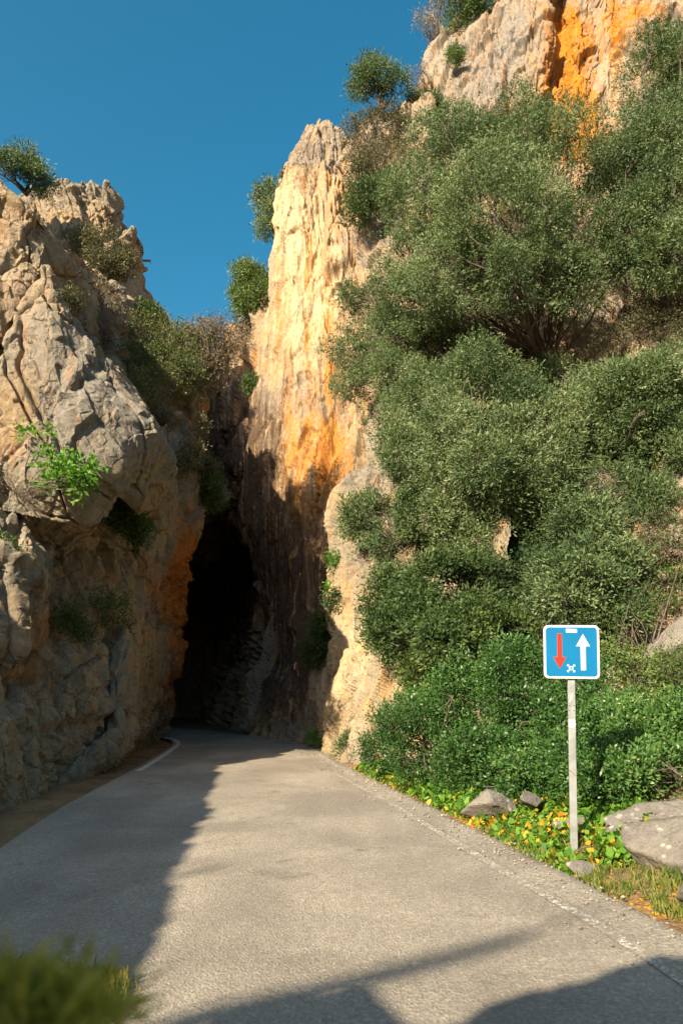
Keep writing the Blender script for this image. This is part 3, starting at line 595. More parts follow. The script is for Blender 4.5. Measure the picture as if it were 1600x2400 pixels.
# right verge: a bank that climbs from the road edge to the cliffs
def verge_z(x, y, xe):
    d = np.maximum(x-xe, 0)
    return -0.05 + 0.03*smooth(0, .3, d) + 0.10*smooth(0.2, 1.2, d) + 0.20*np.maximum(d-0.9, 0)
def edge_x(y): return np.interp(y, [a for a, b in RE], [b for a, b in RE])
sel = (RA[:, 1] > -6) & (RA[:, 1] < 22); A = RA[sel]; nu = 70
u = np.linspace(0, 1, nu)**1.4*7.5
X = A[:, 0][:, None] + .06 + u[None, :]; Yv = A[:, 1][:, None] + u[None, :]*0.25
Z = verge_z(X, Yv, X*0 + A[:, 0][:, None]+.06)
pp = np.stack([X, Yv, Z], -1).reshape(-1, 3)
pp[:, 2] += 0.05*fbm(pp*1.5, 4, 81)*np.tile(smooth(0, .5, u), len(A)) + 0.012*fbm(pp*9, 3, 83)
idx = np.arange(len(A)*nu).reshape(len(A), nu)
tag(mesh_np("verge", pp, np.stack([idx[:-1, :-1], idx[:-1, 1:], idx[1:, 1:], idx[1:, :-1]], -1).reshape(-1, 4), SOIL), "brown earth bank between the road and the right cliff", "verge", kind="structure")
def vz(x, y): return float(verge_z(np.array([x]), None, np.array([edge_x(y)+.06]))[0])
# left verge in the near corner
lv = wrap([[W(-1.0,2.2,.0),W(-2.2,2.0,.10),W(-4.5,2,.35)],[W(-1.12,3.4,.0),W(-2.2,3.4,.12),W(-5,3.5,.4)],[W(-1.22,4.25,.0),W(-2.2,4.2,.06),W(-5,4.4,.25)],[W(-1.5,4.5,-.03),W(-2.3,4.55,-.02),W(-5.2,5.0,.0)]])
A = net_dense(lv, 60, 60); c = A.reshape(-1, 3).copy(); c[:, 2] += .02*fbm(c*6, 3, 91); idx = np.arange(3600).reshape(60, 60)
tag(mesh_np("grass_bank", c, np.stack([idx[:-1, :-1], idx[:-1, 1:], idx[1:, 1:], idx[1:, :-1]], -1).reshape(-1, 4), SOIL), "low earth bank with grass in the near left corner", "verge", kind="structure")

# ------------------------------------------------------------------ boulders
def boulder(name, c, r, seed, label, rotz=0.0, flat=1.0, group=None, amp=.22):
    nu, nv = 90, 60
    a, b = np.meshgrid(np.linspace(0, 2*np.pi, nu, endpoint=False), np.linspace(0.02, np.pi-0.02, nv))
    D = np.stack([np.cos(a)*np.sin(b), np.sin(a)*np.sin(b), np.cos(b)], -1).reshape(-1, 3)
    rg = np.random.default_rng(seed); PN = rg.normal(size=(12, 3)); PN /= np.linalg.norm(PN, axis=1, keepdims=True); pd = rg.uniform(.6, .95, 12)
    q = np.maximum(D@PN.T, 0)/pd; k = 1/((np.maximum(q, .3)**26).sum(1))**(1/26)
    k = k*(1 + 0.07*fbm(D*2.2+seed, 4, seed) + 0.035*fbm(D*8, 4, seed+4, .6)); D2 = D
    V = D2*k[:, None]*np.array(r); cz, sz = math.cos(rotz), math.sin(rotz)
    V = np.c_[V[:, 0]*cz-V[:, 1]*sz, V[:, 0]*sz+V[:, 1]*cz, V[:, 2]] + np.array(c)
    idx = np.arange(nu*nv).reshape(nv, nu); i2 = np.roll(idx, -1, axis=1)
    F = np.stack([idx[:-1], idx[1:], i2[1:], i2[:-1]], -1).reshape(-1, 4)
    at = {"ochre": np.full(len(V), .02), "pale": .25*np.clip(fbm(D*2, 3, seed+9), 0, 1), "grey": np.full(len(V), .3), "dark": np.zeros(len(V))}
    return tag(mesh_np(name, V, F, ROCK_B, attrs=at), label, "rock", group)
def bpos(px, py): q = G(px, py); return q
q = P(1615,1998,6.25); boulder("boulder", (q[0], q[1], q[2]-.02), (.62,.45,.36), 3, "rounded speckled grey boulder at the right edge near the sign", .3)
q = P(1525,1948,7.15); boulder("boulder", (q[0]+.05, q[1], q[2]), (.66,.36,.16), 5, "long flat grey slab of rock lying behind the speckled boulder", .12, amp=.16)
q = P(1158,1874,8.6); boulder("boulder", (q[0], q[1], q[2]-.03), (.25,.22,.15), 8, "pointed grey rock poking out of the ivy below the bush", .5)
q = P(1240,1876,8.4); boulder("boulder", (q[0], q[1], q[2]), (.13,.13,.10), 9, "small tan rock just right of the pointed rock in the ivy", 1.1)
q = P(1345,1938,7.7); boulder("boulder", (q[0], q[1], q[2]-.04), (.30,.2,.11), 12, "half buried grey rock in the ivy directly behind the sign pole", .2)
q = G(1362,2040); boulder("stone", (q[0], q[1], .03), (.17,.12,.06), 14, "small flat pale stone on the verge just in front of the sign pole", .4)
q = G(1608,2135); boulder("boulder", (q[0]+.16, q[1], .12), (.20,.2,.2), 16, "grey rock cut by the right edge of the view below the speckled boulder", .9)
q = P(1585,1640,9.6); boulder("boulder", (q[0]+.1, q[1], q[2]-.1), (.50,.4,.28), 18, "brown boulder half in shade on the slope above the right bushes", .7)
q = P(1540,1500,11.6); boulder("boulder", (q[0]+.35, q[1]+.3, q[2]-.3), (.7,.6,.5), 20, "big shaded brown boulder under the right cliff beside the sign panel", .2)

# ------------------------------------------------------------------ plants
def tubes(lines, sides=5):
    Vs, Fs, o = [], [], 0
    for pts, r0, r1 in lines:
        pts = np.asarray(pts, float); k = len(pts)
        t = np.gradient(pts, axis=0); t /= np.linalg.norm(t, axis=1, keepdims=True)+1e-9
        a = np.cross(t, [0.31, 0.17, 0.93]); a /= np.linalg.norm(a, axis=1, keepdims=True)+1e-9; b = np.cross(t, a)
        r = np.linspace(r0, r1, k)[:, None, None]; th = np.linspace(0, 2*np.pi, sides, endpoint=False)
        ring = pts[:, None, :] + r*(a[:, None, :]*np.cos(th)[None, :, None] + b[:, None, :]*np.sin(th)[None, :, None])
        Vs.append(ring.reshape(-1, 3)); idx = np.arange(k*sides).reshape(k, sides)+o; i2 = np.roll(idx, -1, axis=1)
        Fs.append(np.stack([idx[:-1], i2[:-1], i2[1:], idx[1:]], -1).reshape(-1, 4)); o += k*sides
    return np.concatenate(Vs), np.concatenate(Fs)
def crook(rng, a, b, k=7, wob=0.08, sag=0.0):
    t = np.linspace(0, 1, k)[:, None]; L = np.linalg.norm(b-a)
    p = a*(1-t)+b*t; w = np.sin(t*np.pi)
    p = p + w*rng.normal(0, wob*L, 3) + np.sin(t*2*np.pi)*rng.normal(0, wob*.5*L, 3); p[:, 2] -= (w[:, 0]*sag*L)
    return p
def leaves(rng, base, axis, length, width, tone, up=0.35):
    n = len(base); axis = axis/(np.linalg.norm(axis, axis=1, keepdims=True)+1e-9)
    r = rng.normal(size=(n, 3)); r[:, 2] *= 0.6
    s = np.cross(axis, r + np.array([0, 0, up])); s /= np.linalg.norm(s, axis=1, keepdims=True)+1e-9
    L = (length*rng.uniform(.5, 1.5, n))[:, None]; Wd = (width*rng.uniform(.7, 1.3, n))[:, None]
    mid = base + axis*L*.48
    V = np.stack([base, mid+s*Wd*.5, base+axis*L, mid-s*Wd*.5], 1).reshape(-1, 3)
    return V, np.arange(n*4).reshape(n, 4), np.repeat(tone, 4)
def canopy(rng, lobes, nclump, per, leaf, spread, gap=0.0, gapscale=1.6, inner=0.45, hang=0.0, outward=1.2):
    """leaf sprays spread through the outer volume of a set of lobes"""
    C = np.array([l[0] for l in lobes]); R = np.array([l[1] for l in lobes]); w = R.prod(axis=1)**(2/3); w /= w.sum()
    li = rng.choice(len(lobes), nclump, p=w)
    d = rng.normal(size=(nclump, 3)); d /= np.linalg.norm(d, axis=1, keepdims=True)
    rad = inner + (1-inner)*rng.uniform(0, 1, nclump)**0.55
    lump = 1 + 0.22*vnoise(d*2.3+C[li], 5) + .12*vnoise(d*6+C[li], 7)
    out_ = rng.uniform(0, 1, nclump) < .10; rad = np.where(out_, rng.uniform(1.0, 1.32, nclump), rad)
    c = C[li] + d*R[li]*(rad*lump)[:, None]
    # drop sprays buried deep in another lobe, and open gaps
    deep = np.zeros(nclump, bool)
    for k in range(len(lobes)):
        e = np.linalg.norm((c-C[k])/R[k], axis=1); deep |= (e < inner*0.9)
    keep = ~deep
    if gap: keep &= vnoise(c*gapscale, 77) > (-1+gap*2)*.6
    c, d, li = c[keep], d[keep], li[keep]
    m = len(c); ctone = .45 + .26*vnoise(c*1.1, 13) + .22*vnoise(c*.45, 17) + .12*vnoise(np.full((1, 3), float(len(c)))*.37, 19) + rng.normal(0, .10, m)
    ax = d*outward + rng.normal(0, .45, (m, 3)) + np.array([0, 0, .35-hang]); ax /= np.linalg.norm(ax, axis=1, keepdims=True)
    t = np.tile(np.linspace(0, 1, per), m); ci = np.repeat(np.arange(m), per)
    base = c[ci] + ax[ci]*(t*spread*1.6)[:, None] + rng.normal(0, spread*.36, (m*per, 3))
    la = ax[ci]*.9 + rng.normal(0, .62, (m*per, 3))
    tone = np.clip(ctone[ci] + rng.normal(0, .14, m*per) + .12*(t-.5), 0, 1)
    V, F, T = leaves(rng, base, la, leaf[0], leaf[1], tone)
    return V, F, T, c
def shrub(name, label, cat, lobes, base, mat, nclump, per=9, leaf=(.06, .026), spread=.13, gap=0.15, bark=BARK, trunk=.07, twigs=60, group=None, seed=0,
          inner=.45, hang=0.0, stems=None, limb_k=7, gapscale=1.6):
    """lobes: (px, py, Y, r in photo px [, flatten]) ; base: world point or (px, py, Y)"""
    rng = np.random.default_rng(seed+100)
    Lb = []
    for l in lobes:
        r = l[3]*l[2]/FPX; fl = l[4] if len(l) > 4 else .85
        c0 = P(l[0], l[1], l[2]); Lb.append((c0, np.array([r, r*.9, r*fl])))
        if l[3] >= 40:
            for _ in range(6):
                d = rng.normal(size=3); d[1] -= .35; d[2] += .15; d /= np.linalg.norm(d); k = rng.uniform(.28, .5)
                Lb.append((c0 + d*np.array([r, r*.9, r*fl])*rng.uniform(.85, 1.25), np.array([r, r, r*.85])*k))
    b = np.array(base[:3], float) if len(base) == 4 else P(*base)
    root = empty(name, b); tag(root, label, cat, group)
    V, F, T, c = canopy(rng, Lb, nclump, per, leaf, spread, gap, gapscale, inner, hang)
    mesh_np("foliage", V, F, mat, root, smooth=False, attrs={"tone": T})
    lines = []
    for (lc, lr) in Lb:
        tip = lc + rng.normal(0, .25, 3)*lr
        p = crook(rng, b + rng.normal(0, trunk*.6, 3), tip, limb_k, .09); lines.append((p, trunk*rng.uniform(.6, 1)*(1 if lr[0] > .5*max(x[1][0] for x in Lb) else .3), trunk*.12))
        near = c[np.argsort(np.linalg.norm(c-lc, axis=1))[:max(20, len(c)//len(Lb))]]
        nt = max(3, twigs//len(Lb))
        for e in near[rng.choice(len(near), min(nt, len(near)), replace=False)]:
            s0 = p[rng.integers(limb_k//2, limb_k)]
            lines.append((crook(rng, s0, e, 5, .1), trunk*.16, trunk*.04))
    V, F = tubes(lines); mesh_np("branches", V, F, bark, root)
    return root

RGRP = "shrubs covering the right slope"
OL = dict(mat=LEAF_OLIVE, leaf=(.09, .029), spread=.14)
shrub("olive_tree", "largest round grey-green olive tree high on the right slope", "tree",
  [(1080,400,20.4,125),(1200,350,21,110),(1000,490,19.8,105),(1160,500,18.0,135),(1290,420,19.6,120),(1345,540,18.6,95),(975,610,19.6,75),(1075,640,17.8,100),(1190,660,17.6,80),(1340,660,17.8,85),(1400,600,18.8,60),(985,700,19,70)],
  (1275,850,20.6), nclump=23250, per=9, trunk=.11, twigs=120, gap=.16, gapscale=1.1, seed=1, inner=.55, **OL)
shrub("olive_tree", "olive tree at the right edge of the view below the orange cliff", "tree",
  [(1525,190,20.5,72),(1570,310,19,100),(1500,400,19,85),(1590,470,17.6,105),(1440,380,20,55),(1490,550,18,75),(1575,600,17.4,85),(1600,140,20,75)],
  (1560,760,19.6), nclump=13950, per=9, trunk=.13, twigs=80, gap=.14, seed=2, inner=.55, **OL)
shrub("olive_shrub", "thin shrub leaning over the orange spire's right side", "shrub",
  [(860,710,23,55),(900,790,22,65),(835,830,22.4,55),(880,900,21.5,65),(950,760,21,55),(930,870,20.5,60),(820,900,22.4,40)],
  (985,840,22), nclump=6510, per=9, trunk=.08, twigs=140, gap=.42, seed=3, **OL)
shrub("olive_shrub", "broad olive shrub in the middle of the right slope", "shrub",
  [(990,950,18.8,90),(1110,925,17.6,105),(1090,1060,16.0,125),(965,1060,17.8,75),(1240,1030,17.0,105),(1200,1130,15.8,95),(1325,1100,16.6,70),(1050,1160,16.4,75)],
  (1140,1200,18), nclump=17825, per=9, trunk=.10, twigs=120, gap=.16, seed=4, inner=.55, **OL)
shrub("olive_shrub", "dense olive shrub at the right edge level with the slope's middle", "shrub",
  [(1480,950,16.0,100),(1570,890,15.8,85),(1400,920,17.8,60),(1440,1080,16.6,75),(1560,1060,16,85),(1600,980,16.4,80),(1540,1180,15.6,60)],
  (1480,1120,17.5), nclump=12710, per=9, trunk=.10, twigs=140, gap=.22, seed=5, **OL)
shrub("olive_shrub", "grey shrub overhanging the pale spur beside the road", "shrub",
  [(880,1220,18,65),(945,1300,17.2,75),(1050,1260,16.6,100),(1130,1260,16.2,85),(850,1190,18.6,35),(990,1200,17,60)],
  (1060,1330,17.2), nclump=9300, per=9, trunk=.09, twigs=150, gap=.32, seed=6, **OL)
shrub("olive_shrub", "rounded grey-green shrub right above the traffic sign", "shrub",
  [(1370,1270,14.6,80),(1345,1370,13.2,100),(1430,1330,13.8,65),(1420,1440,13.2,60),(1310,1440,13.6,60),(1390,1240,15,60)],
  (1380,1450,14.8), nclump=6000, per=10, trunk=.08, twigs=100, gap=.14, seed=7, mat=LEAF_OLIVE, leaf=(.09, .034), spread=.12)
shrub("lentisk_shrub", "dark green shrub spreading over the pale spur halfway up", "shrub",
  [(925,1410,15.4,65),(1010,1390,14.4,90),(1120,1390,14.6,85),(985,1490,13.8,90),(1080,1500,13,100),(1010,1580,13.8,65),(905,1500,15.4,45),(1150,1480,14.2,60)],
  (1080,1560,15), nclump=9500, per=9, trunk=.09, twigs=140, gap=.24, seed=8, mat=LEAF_BUSH, leaf=(.08, .038), spread=.12)
LK = dict(mat=LEAF_GREEN, leaf=(.052, .028), spread=.10)
shrub("lentisk_shrub", "bright green bush beside the road behind the yellowing ivy", "shrub",
  [(960,1690,12.5,75),(900,1760,12.5,45),(1040,1720,11.7,95),(1100,1640,11.3,100),(1100,1790,10.3,80),(980,1790,11.3,55),(1160,1720,10.7,85)],
  (1060,1850,13), nclump=5600, per=9, trunk=.06, twigs=90, gap=.24, seed=9, **LK)
shrub("lentisk_shrub", "glossy green bush directly behind the sign pole", "shrub",
  [(1220,1610,10.9,95),(1210,1730,10.3,105),(1320,1700,9.9,95),(1270,1830,9.1,75),(1200,1820,9.5,70),(1350,1800,8.7,80),(1330,1600,10.5,65)],
  (1280,1880,11.2), nclump=6400, per=9, trunk=.06, twigs=90, gap=.24, seed=10, **LK)
shrub("lentisk_shrub", "green bush right of the sign pole behind the flat slab", "shrub",
  [(1430,1700,9.7,75),(1500,1750,9.1,90),(1580,1710,8.9,75),(1420,1820,8.3,80),(1510,1850,7.9,70),(1600,1830,7.7,70),(1390,1885,8.7,45),(1460,1895,8.5,50),(1325,1890,8.9,40),(1650,1760,8.7,80)],
  (1500,1890,10.2), nclump=9000, per=9, trunk=.06, twigs=110, gap=.28, seed=11, **LK)
shrub("dull_shrub", "thin brownish shrub at the right edge under the olive trees", "shrub",
  [(1570,1260,14.6,60),(1510,1290,14.4,45),(1600,1200,15,60)], (1560,1320,15), LEAF_DULL, 1100, gap=.35, twigs=80, trunk=.04, seed=12)
shrub("dull_shrub", "brown-green shrub between the big olive tree and the right-edge olive", "shrub",
  [(1450,730,19.4,65),(1540,720,18.8,65),(1500,790,18.8,55),(1590,790,18.2,55),(1420,820,19,45)], (1500,840,19.8), LEAF_DULL, 2000, gap=.4, twigs=160, trunk=.05, seed=13)
shrub("olive_shrub", "loose shrub filling the slope between the largest olive tree and the middle shrub", "shrub",
  [(950,800,21,70),(1040,810,20.8,70),(1290,900,19.8,55),(1360,940,18.8,60),(930,1010,19.4,55),(1410,1010,17.6,60)], (1150,900,21), nclump=8060, per=9, trunk=.06, twigs=160, gap=.45, seed=61, **OL)
shrub("olive_shrub", "feathery shrub between the middle olive shrub and the one above the sign", "shrub",
  [(1010,1110,18,70),(1210,1260,16.4,70),(1270,1200,16.2,75),(1250,1330,15.6,55),(1190,1360,15.4,60),(1470,1220,15.6,60),(1400,1140,16,55),(1450,1150,15.6,50),(1530,1240,14.8,55),(1460,1420,13.6,45),(1290,1520,13,55),(1230,1500,13.4,60)], (1260,1420,16.4), nclump=7130, per=9, trunk=.06, twigs=200, gap=.46, seed=62, **OL)
shrub("lentisk_shrub", "dark leafy shrub in the hollow at the right edge beside the sign panel", "shrub",
  [(1500,1580,11,60),(1580,1590,10.6,50),(1440,1560,11.4,50),(1480,1440,12.8,50),(1560,1380,13.6,60),(1600,1300,14,60)], (1500,1660,11.6), nclump=1500, per=9, trunk=.04, twigs=120, gap=.35, seed=63, mat=LEAF_BUSH, leaf=(.06, .03), spread=.11)
# shrubs on the ridge between the spire and the right cliff
shrub("ridge_shrub", "grey-green shrub on the rock ridge right of the spire tip", "shrub",
  [(860,320,27.4,45),(905,300,27,45),(880,390,26.4,50),(845,420,26.6,35),(920,360,26.6,35)], (890,440,27), LEAF_DULL, 1700, leaf=(.10,.04), spread=.18, gap=.25, twigs=110, trunk=.06, seed=14)
shrub("ridge_shrub", "green shrub clinging below the ridge right of the spire", "shrub",
  [(850,460,26,35),(895,455,25.6,38),(835,500,26,25)], (875,500,26), LEAF_BUSH, 900, leaf=(.10,.045), spread=.18, gap=.25, twigs=40, trunk=.05, seed=15)
shrub("pine_tree", "small windswept pine on the ridge against the blue sky", "tree",
  [(850,190,28,28,.6),(885,180,28,38,.55),(920,195,28,30,.6),(865,160,28.2,28,.6),(840,215,28,18,.6),(945,205,28,14)], (900,262,28.4), LEAF_OLIVE, 1250, leaf=(.14,.035), spread=.2, gap=.2, twigs=60, trunk=.11, seed=16)
shrub("dry_shrub", "bare grey twiggy shrub beside the small pine on the ridge", "shrub",
  [(980,185,28.6,25),(960,215,28.4,20),(1000,205,28.6,15)], (985,240,28.8), LEAF_DRY, 300, per=6, leaf=(.09,.03), gap=.3, twigs=90, trunk=.05, bark=TWIG, seed=17)
shrub("pine_tree", "dark green pine at the top edge of the view on the cliff crest", "tree",
  [(1090,20,30,45),(1120,-10,30,45),(1070,50,30,25),(1060,-20,30.4,35)], (1100,75,30.6), LEAF_BUSH, 1700, leaf=(.15,.04), spread=.22, gap=.15, twigs=60, trunk=.10, seed=18)
shrub("dry_tree", "bare reddish-grey tree at the top edge on the cliff crest", "tree",
  [(1010,40,30.4,35),(1000,80,30.4,28),(1040,90,30.6,25),(1030,10,30.5,30),(1050,120,30.5,15)], (1052,130,30.8), LEAF_DRY, 560, per=7, leaf=(.11,.035), spread=.2, gap=.35, twigs=190, trunk=.08, bark=TWIG, seed=19)
for i, (px, py, r, lab) in enumerate([(1065,130,14,"small green tuft on the cliff edge beneath the bare tree"),(975,245,20,"yellow-green tuft on the ridge below the bare shrub"),(1015,235,15,"green tuft on the ridge beside the grey cliff edge")]):
    shrub("rock_tuft", lab, "plant", [(px,py,28.6,r),(px+r*.5,py+r*.4,28.5,r*.7)], (px,py+r,28.9), LEAF_BUSH, 220, leaf=(.1,.04), spread=.16, gap=.1, twigs=12, trunk=.03, seed=20+i)
# plants against the spire's left flank
shrub("hanging_shrub", "grey-green shrub high on the left flank of the spire", "shrub",
  [(628,455,29.6,26),(640,500,29.4,30),(625,535,29.4,22),(615,470,29.8,16)], (655,510,30), LEAF_OLIVE, 900, leaf=(.12,.045), spread=.18, gap=.2, twigs=50, trunk=.06, seed=24)
shrub("hanging_shrub", "yellow tuft just below the spire's top on its left edge", "shrub",
  [(674,412,29.6,11),(676,430,29.6,8)], (678,440,29.8), LEAF_DULL, 130, leaf=(.1,.04), spread=.12, gap=0, twigs=8, trunk=.02, seed=25)
shrub("pine_tree", "bushy green tree on the shoulder left of the spire", "tree",
  [(575,640,31.4,25,.6),(600,660,31.2,34),(620,695,30.8,32),(585,710,31.2,30),(560,690,31.6,18,.6),(600,740,31.4,22),(550,730,31.8,14)], (610,752,31.8), LEAF_BUSH, 2000, leaf=(.13,.05), spread=.2, gap=.25, twigs=80, trunk=.09, seed=26)
shrub("hanging_shrub", "small green shrub on the grey wall below the shoulder", "shrub", [(592,895,29.4,16),(588,912,29.3,12)], (598,905,29.9), LEAF_BUSH, 260, leaf=(.1,.045), spread=.14, gap=.1, twigs=10, trunk=.03, seed=27)
# left cliff plants
shrub("cliff_shrub", "large mixed green shrub spilling over the notch of the left cliff", "shrub",
  [(335,790,20.0,50),(395,790,20.2,50),(395,840,19.6,60),(340,860,18.8,55),(425,880,19.2,50),(365,910,18.4,50),(445,810,20.2,42),(330,935,17.8,30)], (390,960,19.6), LEAF_MIX, 4600, leaf=(.075,.034), spread=.15, gap=.3, twigs=220, trunk=.06, bark=TWIG, seed=28)
shrub("dry_shrub", "bare brown twiggy shrub spreading into the gap before the spire", "shrub",
  [(480,795,20.4,45),(525,810,20.6,45),(480,855,20.2,45),(550,785,20.8,30),(505,880,20.2,32)], (440,900,20), LEAF_DRY, 2200, per=7, leaf=(.08,.03), spread=.17, gap=.35, twigs=420, trunk=.055, bark=TWIG, seed=29)
shrub("cliff_shrub", "yellow-green shrub below the pinnacle on the left cliff", "shrub",
  [(215,580,23.6,35),(250,600,23.4,40),(285,620,23.6,28),(200,560,23.8,25)], (245,640,23.8), LEAF_DULL, 1500, leaf=(.10,.04), spread=.18, gap=.22, twigs=80, trunk=.05, seed=30)
shrub("dry_shrub", "grey leafless shrub in the cleft of the left cliff", "shrub",
  [(240,700,18.4,35),(215,730,18,30),(265,740,18.2,30),(240,770,17.6,28)], (250,790,18), LEAF_DRY, 700, per=7, leaf=(.07,.03), gap=.35, twigs=220, trunk=.04, bark=TWIG, seed=31)
shrub("dull_shrub", "dark shrub on the shaded ledge under the left pinnacle", "shrub", [(345,735,22.6,22),(360,750,22.4,18),(325,730,22.8,18)], (345,765,22.8), LEAF_BUSH, 420, leaf=(.09,.04), gap=.2, twigs=20, trunk=.03, seed=32)
shrub("pine_tree", "dark windswept tree at the left edge on the cliff top", "tree",
  [(0,390,16.6,34,.7),(60,362,17,22,.6),(35,385,16.8,24,.6),(90,420,17,28,.7),(75,400,17,22,.7),(-40,380,16.6,35),(110,440,17.4,14)], (60,452,17.2), LEAF_OLIVE, 1500, leaf=(.08,.024), spread=.13, gap=.22, twigs=110, trunk=.05, seed=33)
shrub("cliff_shrub", "yellow-green tuft hanging on the slanting buttress of the left cliff", "shrub",
  [(430,990,18.6,30),(455,1000,18.8,24),(400,985,18.4,20)], (420,1010,18.8), LEAF_DULL, 700, leaf=(.075,.035), gap=.25, twigs=90, trunk=.035, bark=TWIG, seed=34)
shrub("cliff_shrub", "green tuft halfway down the buttress edge beside the dark passage", "shrub",
  [(455,1070,18.6,28),(430,1085,18.4,18),(480,1085,19,20)], (445,1110,18.7), LEAF_DULL, 620, leaf=(.075,.035), gap=.25, twigs=70, trunk=.03, bark=TWIG, seed=35)
shrub("cliff_shrub", "dark green plant hanging at the passage edge below the buttress tufts", "shrub",
  [(490,1130,19.4,22),(500,1170,19.6,18),(485,1100,19.4,16)], (478,1120,19.8), LEAF_BUSH, 520, leaf=(.075,.035), gap=.15, twigs=30, trunk=.03, seed=36)
shrub("cliff_shrub", "dark green shrub on the shaded part of the left cliff", "shrub", [(305,1225,15.4,28),(330,1245,15.5,22),(285,1215,15.3,20)], (310,1260,15.7), LEAF_BUSH, 560, leaf=(.07,.035), gap=.15, twigs=30, trunk=.03, seed=37)
shrub("cliff_shrub", "low dark shrub on the ledge above the foot block of the left cliff", "shrub", [(215,1450,14.4,45),(265,1430,15.0,35),(160,1470,13.8,40)], (215,1490,14.6), LEAF_BUSH, 900, leaf=(.06,.03), gap=.2, twigs=50, trunk=.03, seed=38)
shrub("cliff_shrub", "green shrub at the left edge on the shaded nose of rock", "shrub", [(5,1300,11.7,26),(-25,1320,11.6,30)], (5,1335,12.0), LEAF_BUSH, 420, leaf=(.055,.028), gap=.15, twigs=24, trunk=.02, seed=39)
shrub("rock_tuft", "tiny olive tuft on the left edge of the cliff face", "plant", [(5,880,13.4,22),(-20,900,13.4,24)], (5,905,13.8), LEAF_DULL, 300, leaf=(.06,.03), gap=.15, twigs=20, trunk=.02, seed=40)
shrub("rock_tuft", "small yellow-green tuft beside the grey slab's upper edge", "plant", [(165,700,14.4,13),(172,712,14.5,9)], (168,715,14.7), LEAF_DULL, 140, leaf=(.055,.03), gap=0, twigs=10, trunk=.015, seed=41)
shrub("rock_tuft", "bright green sprig at the tip of the grey slab", "plant", [(322,962,15.3,8),(318,950,15.3,5)], (322,972,15.5), LEAF_FIG, 50, leaf=(.07,.045), gap=0, twigs=6, trunk=.012, seed=42)
fig = shrub("fig_plant", "bright green fig plant sprouting from the left cliff", "plant",
  [(85,1022,12.1,28,.5),(130,1090,12.0,38,.7),(190,1095,12.1,38,.6),(160,1130,11.9,42,.6),(215,1110,12.3,25,.6)], (60,1145,12.2), LEAF_FIG, 190, per=6, leaf=(.095, .062), spread=.10, gap=.1, twigs=60, trunk=.03, bark=TWIG, seed=43)
shrub("dry_shrub", "tangle of bare grey twigs around the fig plant's root", "shrub",
  [(40,1150,11.9,36,.6),(90,1160,11.9,40,.5),(10,1120,11.9,32,.6),(70,1190,12,25,.5)], (55,1185,12.2), LEAF_DRY, 120, per=4, leaf=(.05,.02), gap=.3, twigs=220, trunk=.018, bark=TWIG, seed=44)
# plants at the spur
shrub("spur_plant", "leafy plant hanging on the shaded left edge of the spur", "plant", [(765,1470,20,30),(750,1520,20,32),(740,1550,20.2,22),(785,1410,19.6,18)], (775,1530,20.6), LEAF_BUSH, 900, leaf=(.085,.04), gap=.2, twigs=50, trunk=.03, seed=45)
shrub("spur_plant", "small green sprig high on the spur's left edge above the leafy plant", "plant", [(788,1315,20,14),(780,1380,20,10)], (792,1340,20.4), LEAF_FIG, 140, leaf=(.08,.04), gap=0, twigs=14, trunk=.02, seed=46)
shrub("spur_plant", "green weed at the foot of the spur where the road edge bends", "plant", [(745,1738,20,16),(758,1750,19.4,10)], W(-.55,20.2,.02), LEAF_FIG, 180, leaf=(.08,.035), gap=0, twigs=14, trunk=.015, seed=47)
shrub("spur_plant", "upright green weed at the spur foot nearer the ivy", "plant", [(818,1760,16.4,18,1.4),(822,1740,16.4,10,1.6)], W(.2,16.6,.02), LEAF_BUSH, 260, leaf=(.10,.02), gap=0, twigs=14, trunk=.015, seed=48)
shrub("spur_plant", "tiny tuft growing out of the sunlit face of the spur", "plant", [(846,1700,16.6,8,1.5)], (848,1712,16.9), LEAF_BUSH, 60, leaf=(.08,.02), gap=0, twigs=6, trunk=.012, seed=49)
# slim pole standing against the passage wall
a, b = P(703,1668,23.4), P(698,1572,23.4); root = empty("marker_pole", a); tag(root, "slim grey pole with a red and white top against the dark passage wall", "pole")
V, F = tubes([(np.array([a, a*.5+b*.5, b]), .022, .02)], 8); mesh_np("pole", V, F, BARK_GREY, root)
c1 = P(694,1552,23.4)
V, F = tubes([(np.array([b, b*.4+c1*.6+np.array([0, 0, .05]), c1]), .045, .035)], 8); mesh_np("red_top", V, F, plain("marker_red", (.45, .05, .04), .5), root)
V, F = tubes([(np.array([c1, c1+np.array([-.05, 0, -.10]), c1+np.array([-.05, 0, -.24])]), .04, .03)], 8); mesh_np("white_top", V, F, plain("marker_white", (.6, .6, .6), .5), root)
# yellow spurge and dry stems on the verge
shrub("spurge_plant", "yellow-green flowering spurge at the right edge behind the slab", "plant", [(1555,1880,8.8,30,1.2),(1520,1900,8.8,22,1.2),(1585,1900,8.6,16)], (1545,1925,9), LEAF_FIG, 360, leaf=(.05,.025), spread=.07, gap=.1, twigs=30, trunk=.012, seed=50)
shrub("dry_shrub", "small brown dead twigs between the sign pole and the slab", "shrub", [(1400,1890,9,26,1.1),(1375,1900,9,16)], (1390,1925,9), LEAF_DRY, 20, per=2, leaf=(.03,.012), gap=.2, twigs=60, trunk=.014, bark=TWIG, seed=51)
shrub("dry_shrub", "spray of dead orange leaves in the bright green bush", "shrub", [(1040,1690,11.7,10,2.6),(1048,1660,11.6,8,2),(1036,1730,11.7,8,2)], (1045,1760,12), leaf_material("dead_leaves", [(0, (.35,.19,.07)), (.5, (.5,.3,.12)), (1, (.62,.42,.2))]), 90, per=6, leaf=(.06,.025), spread=.07, gap=0, twigs=8, trunk=.012, seed=52)

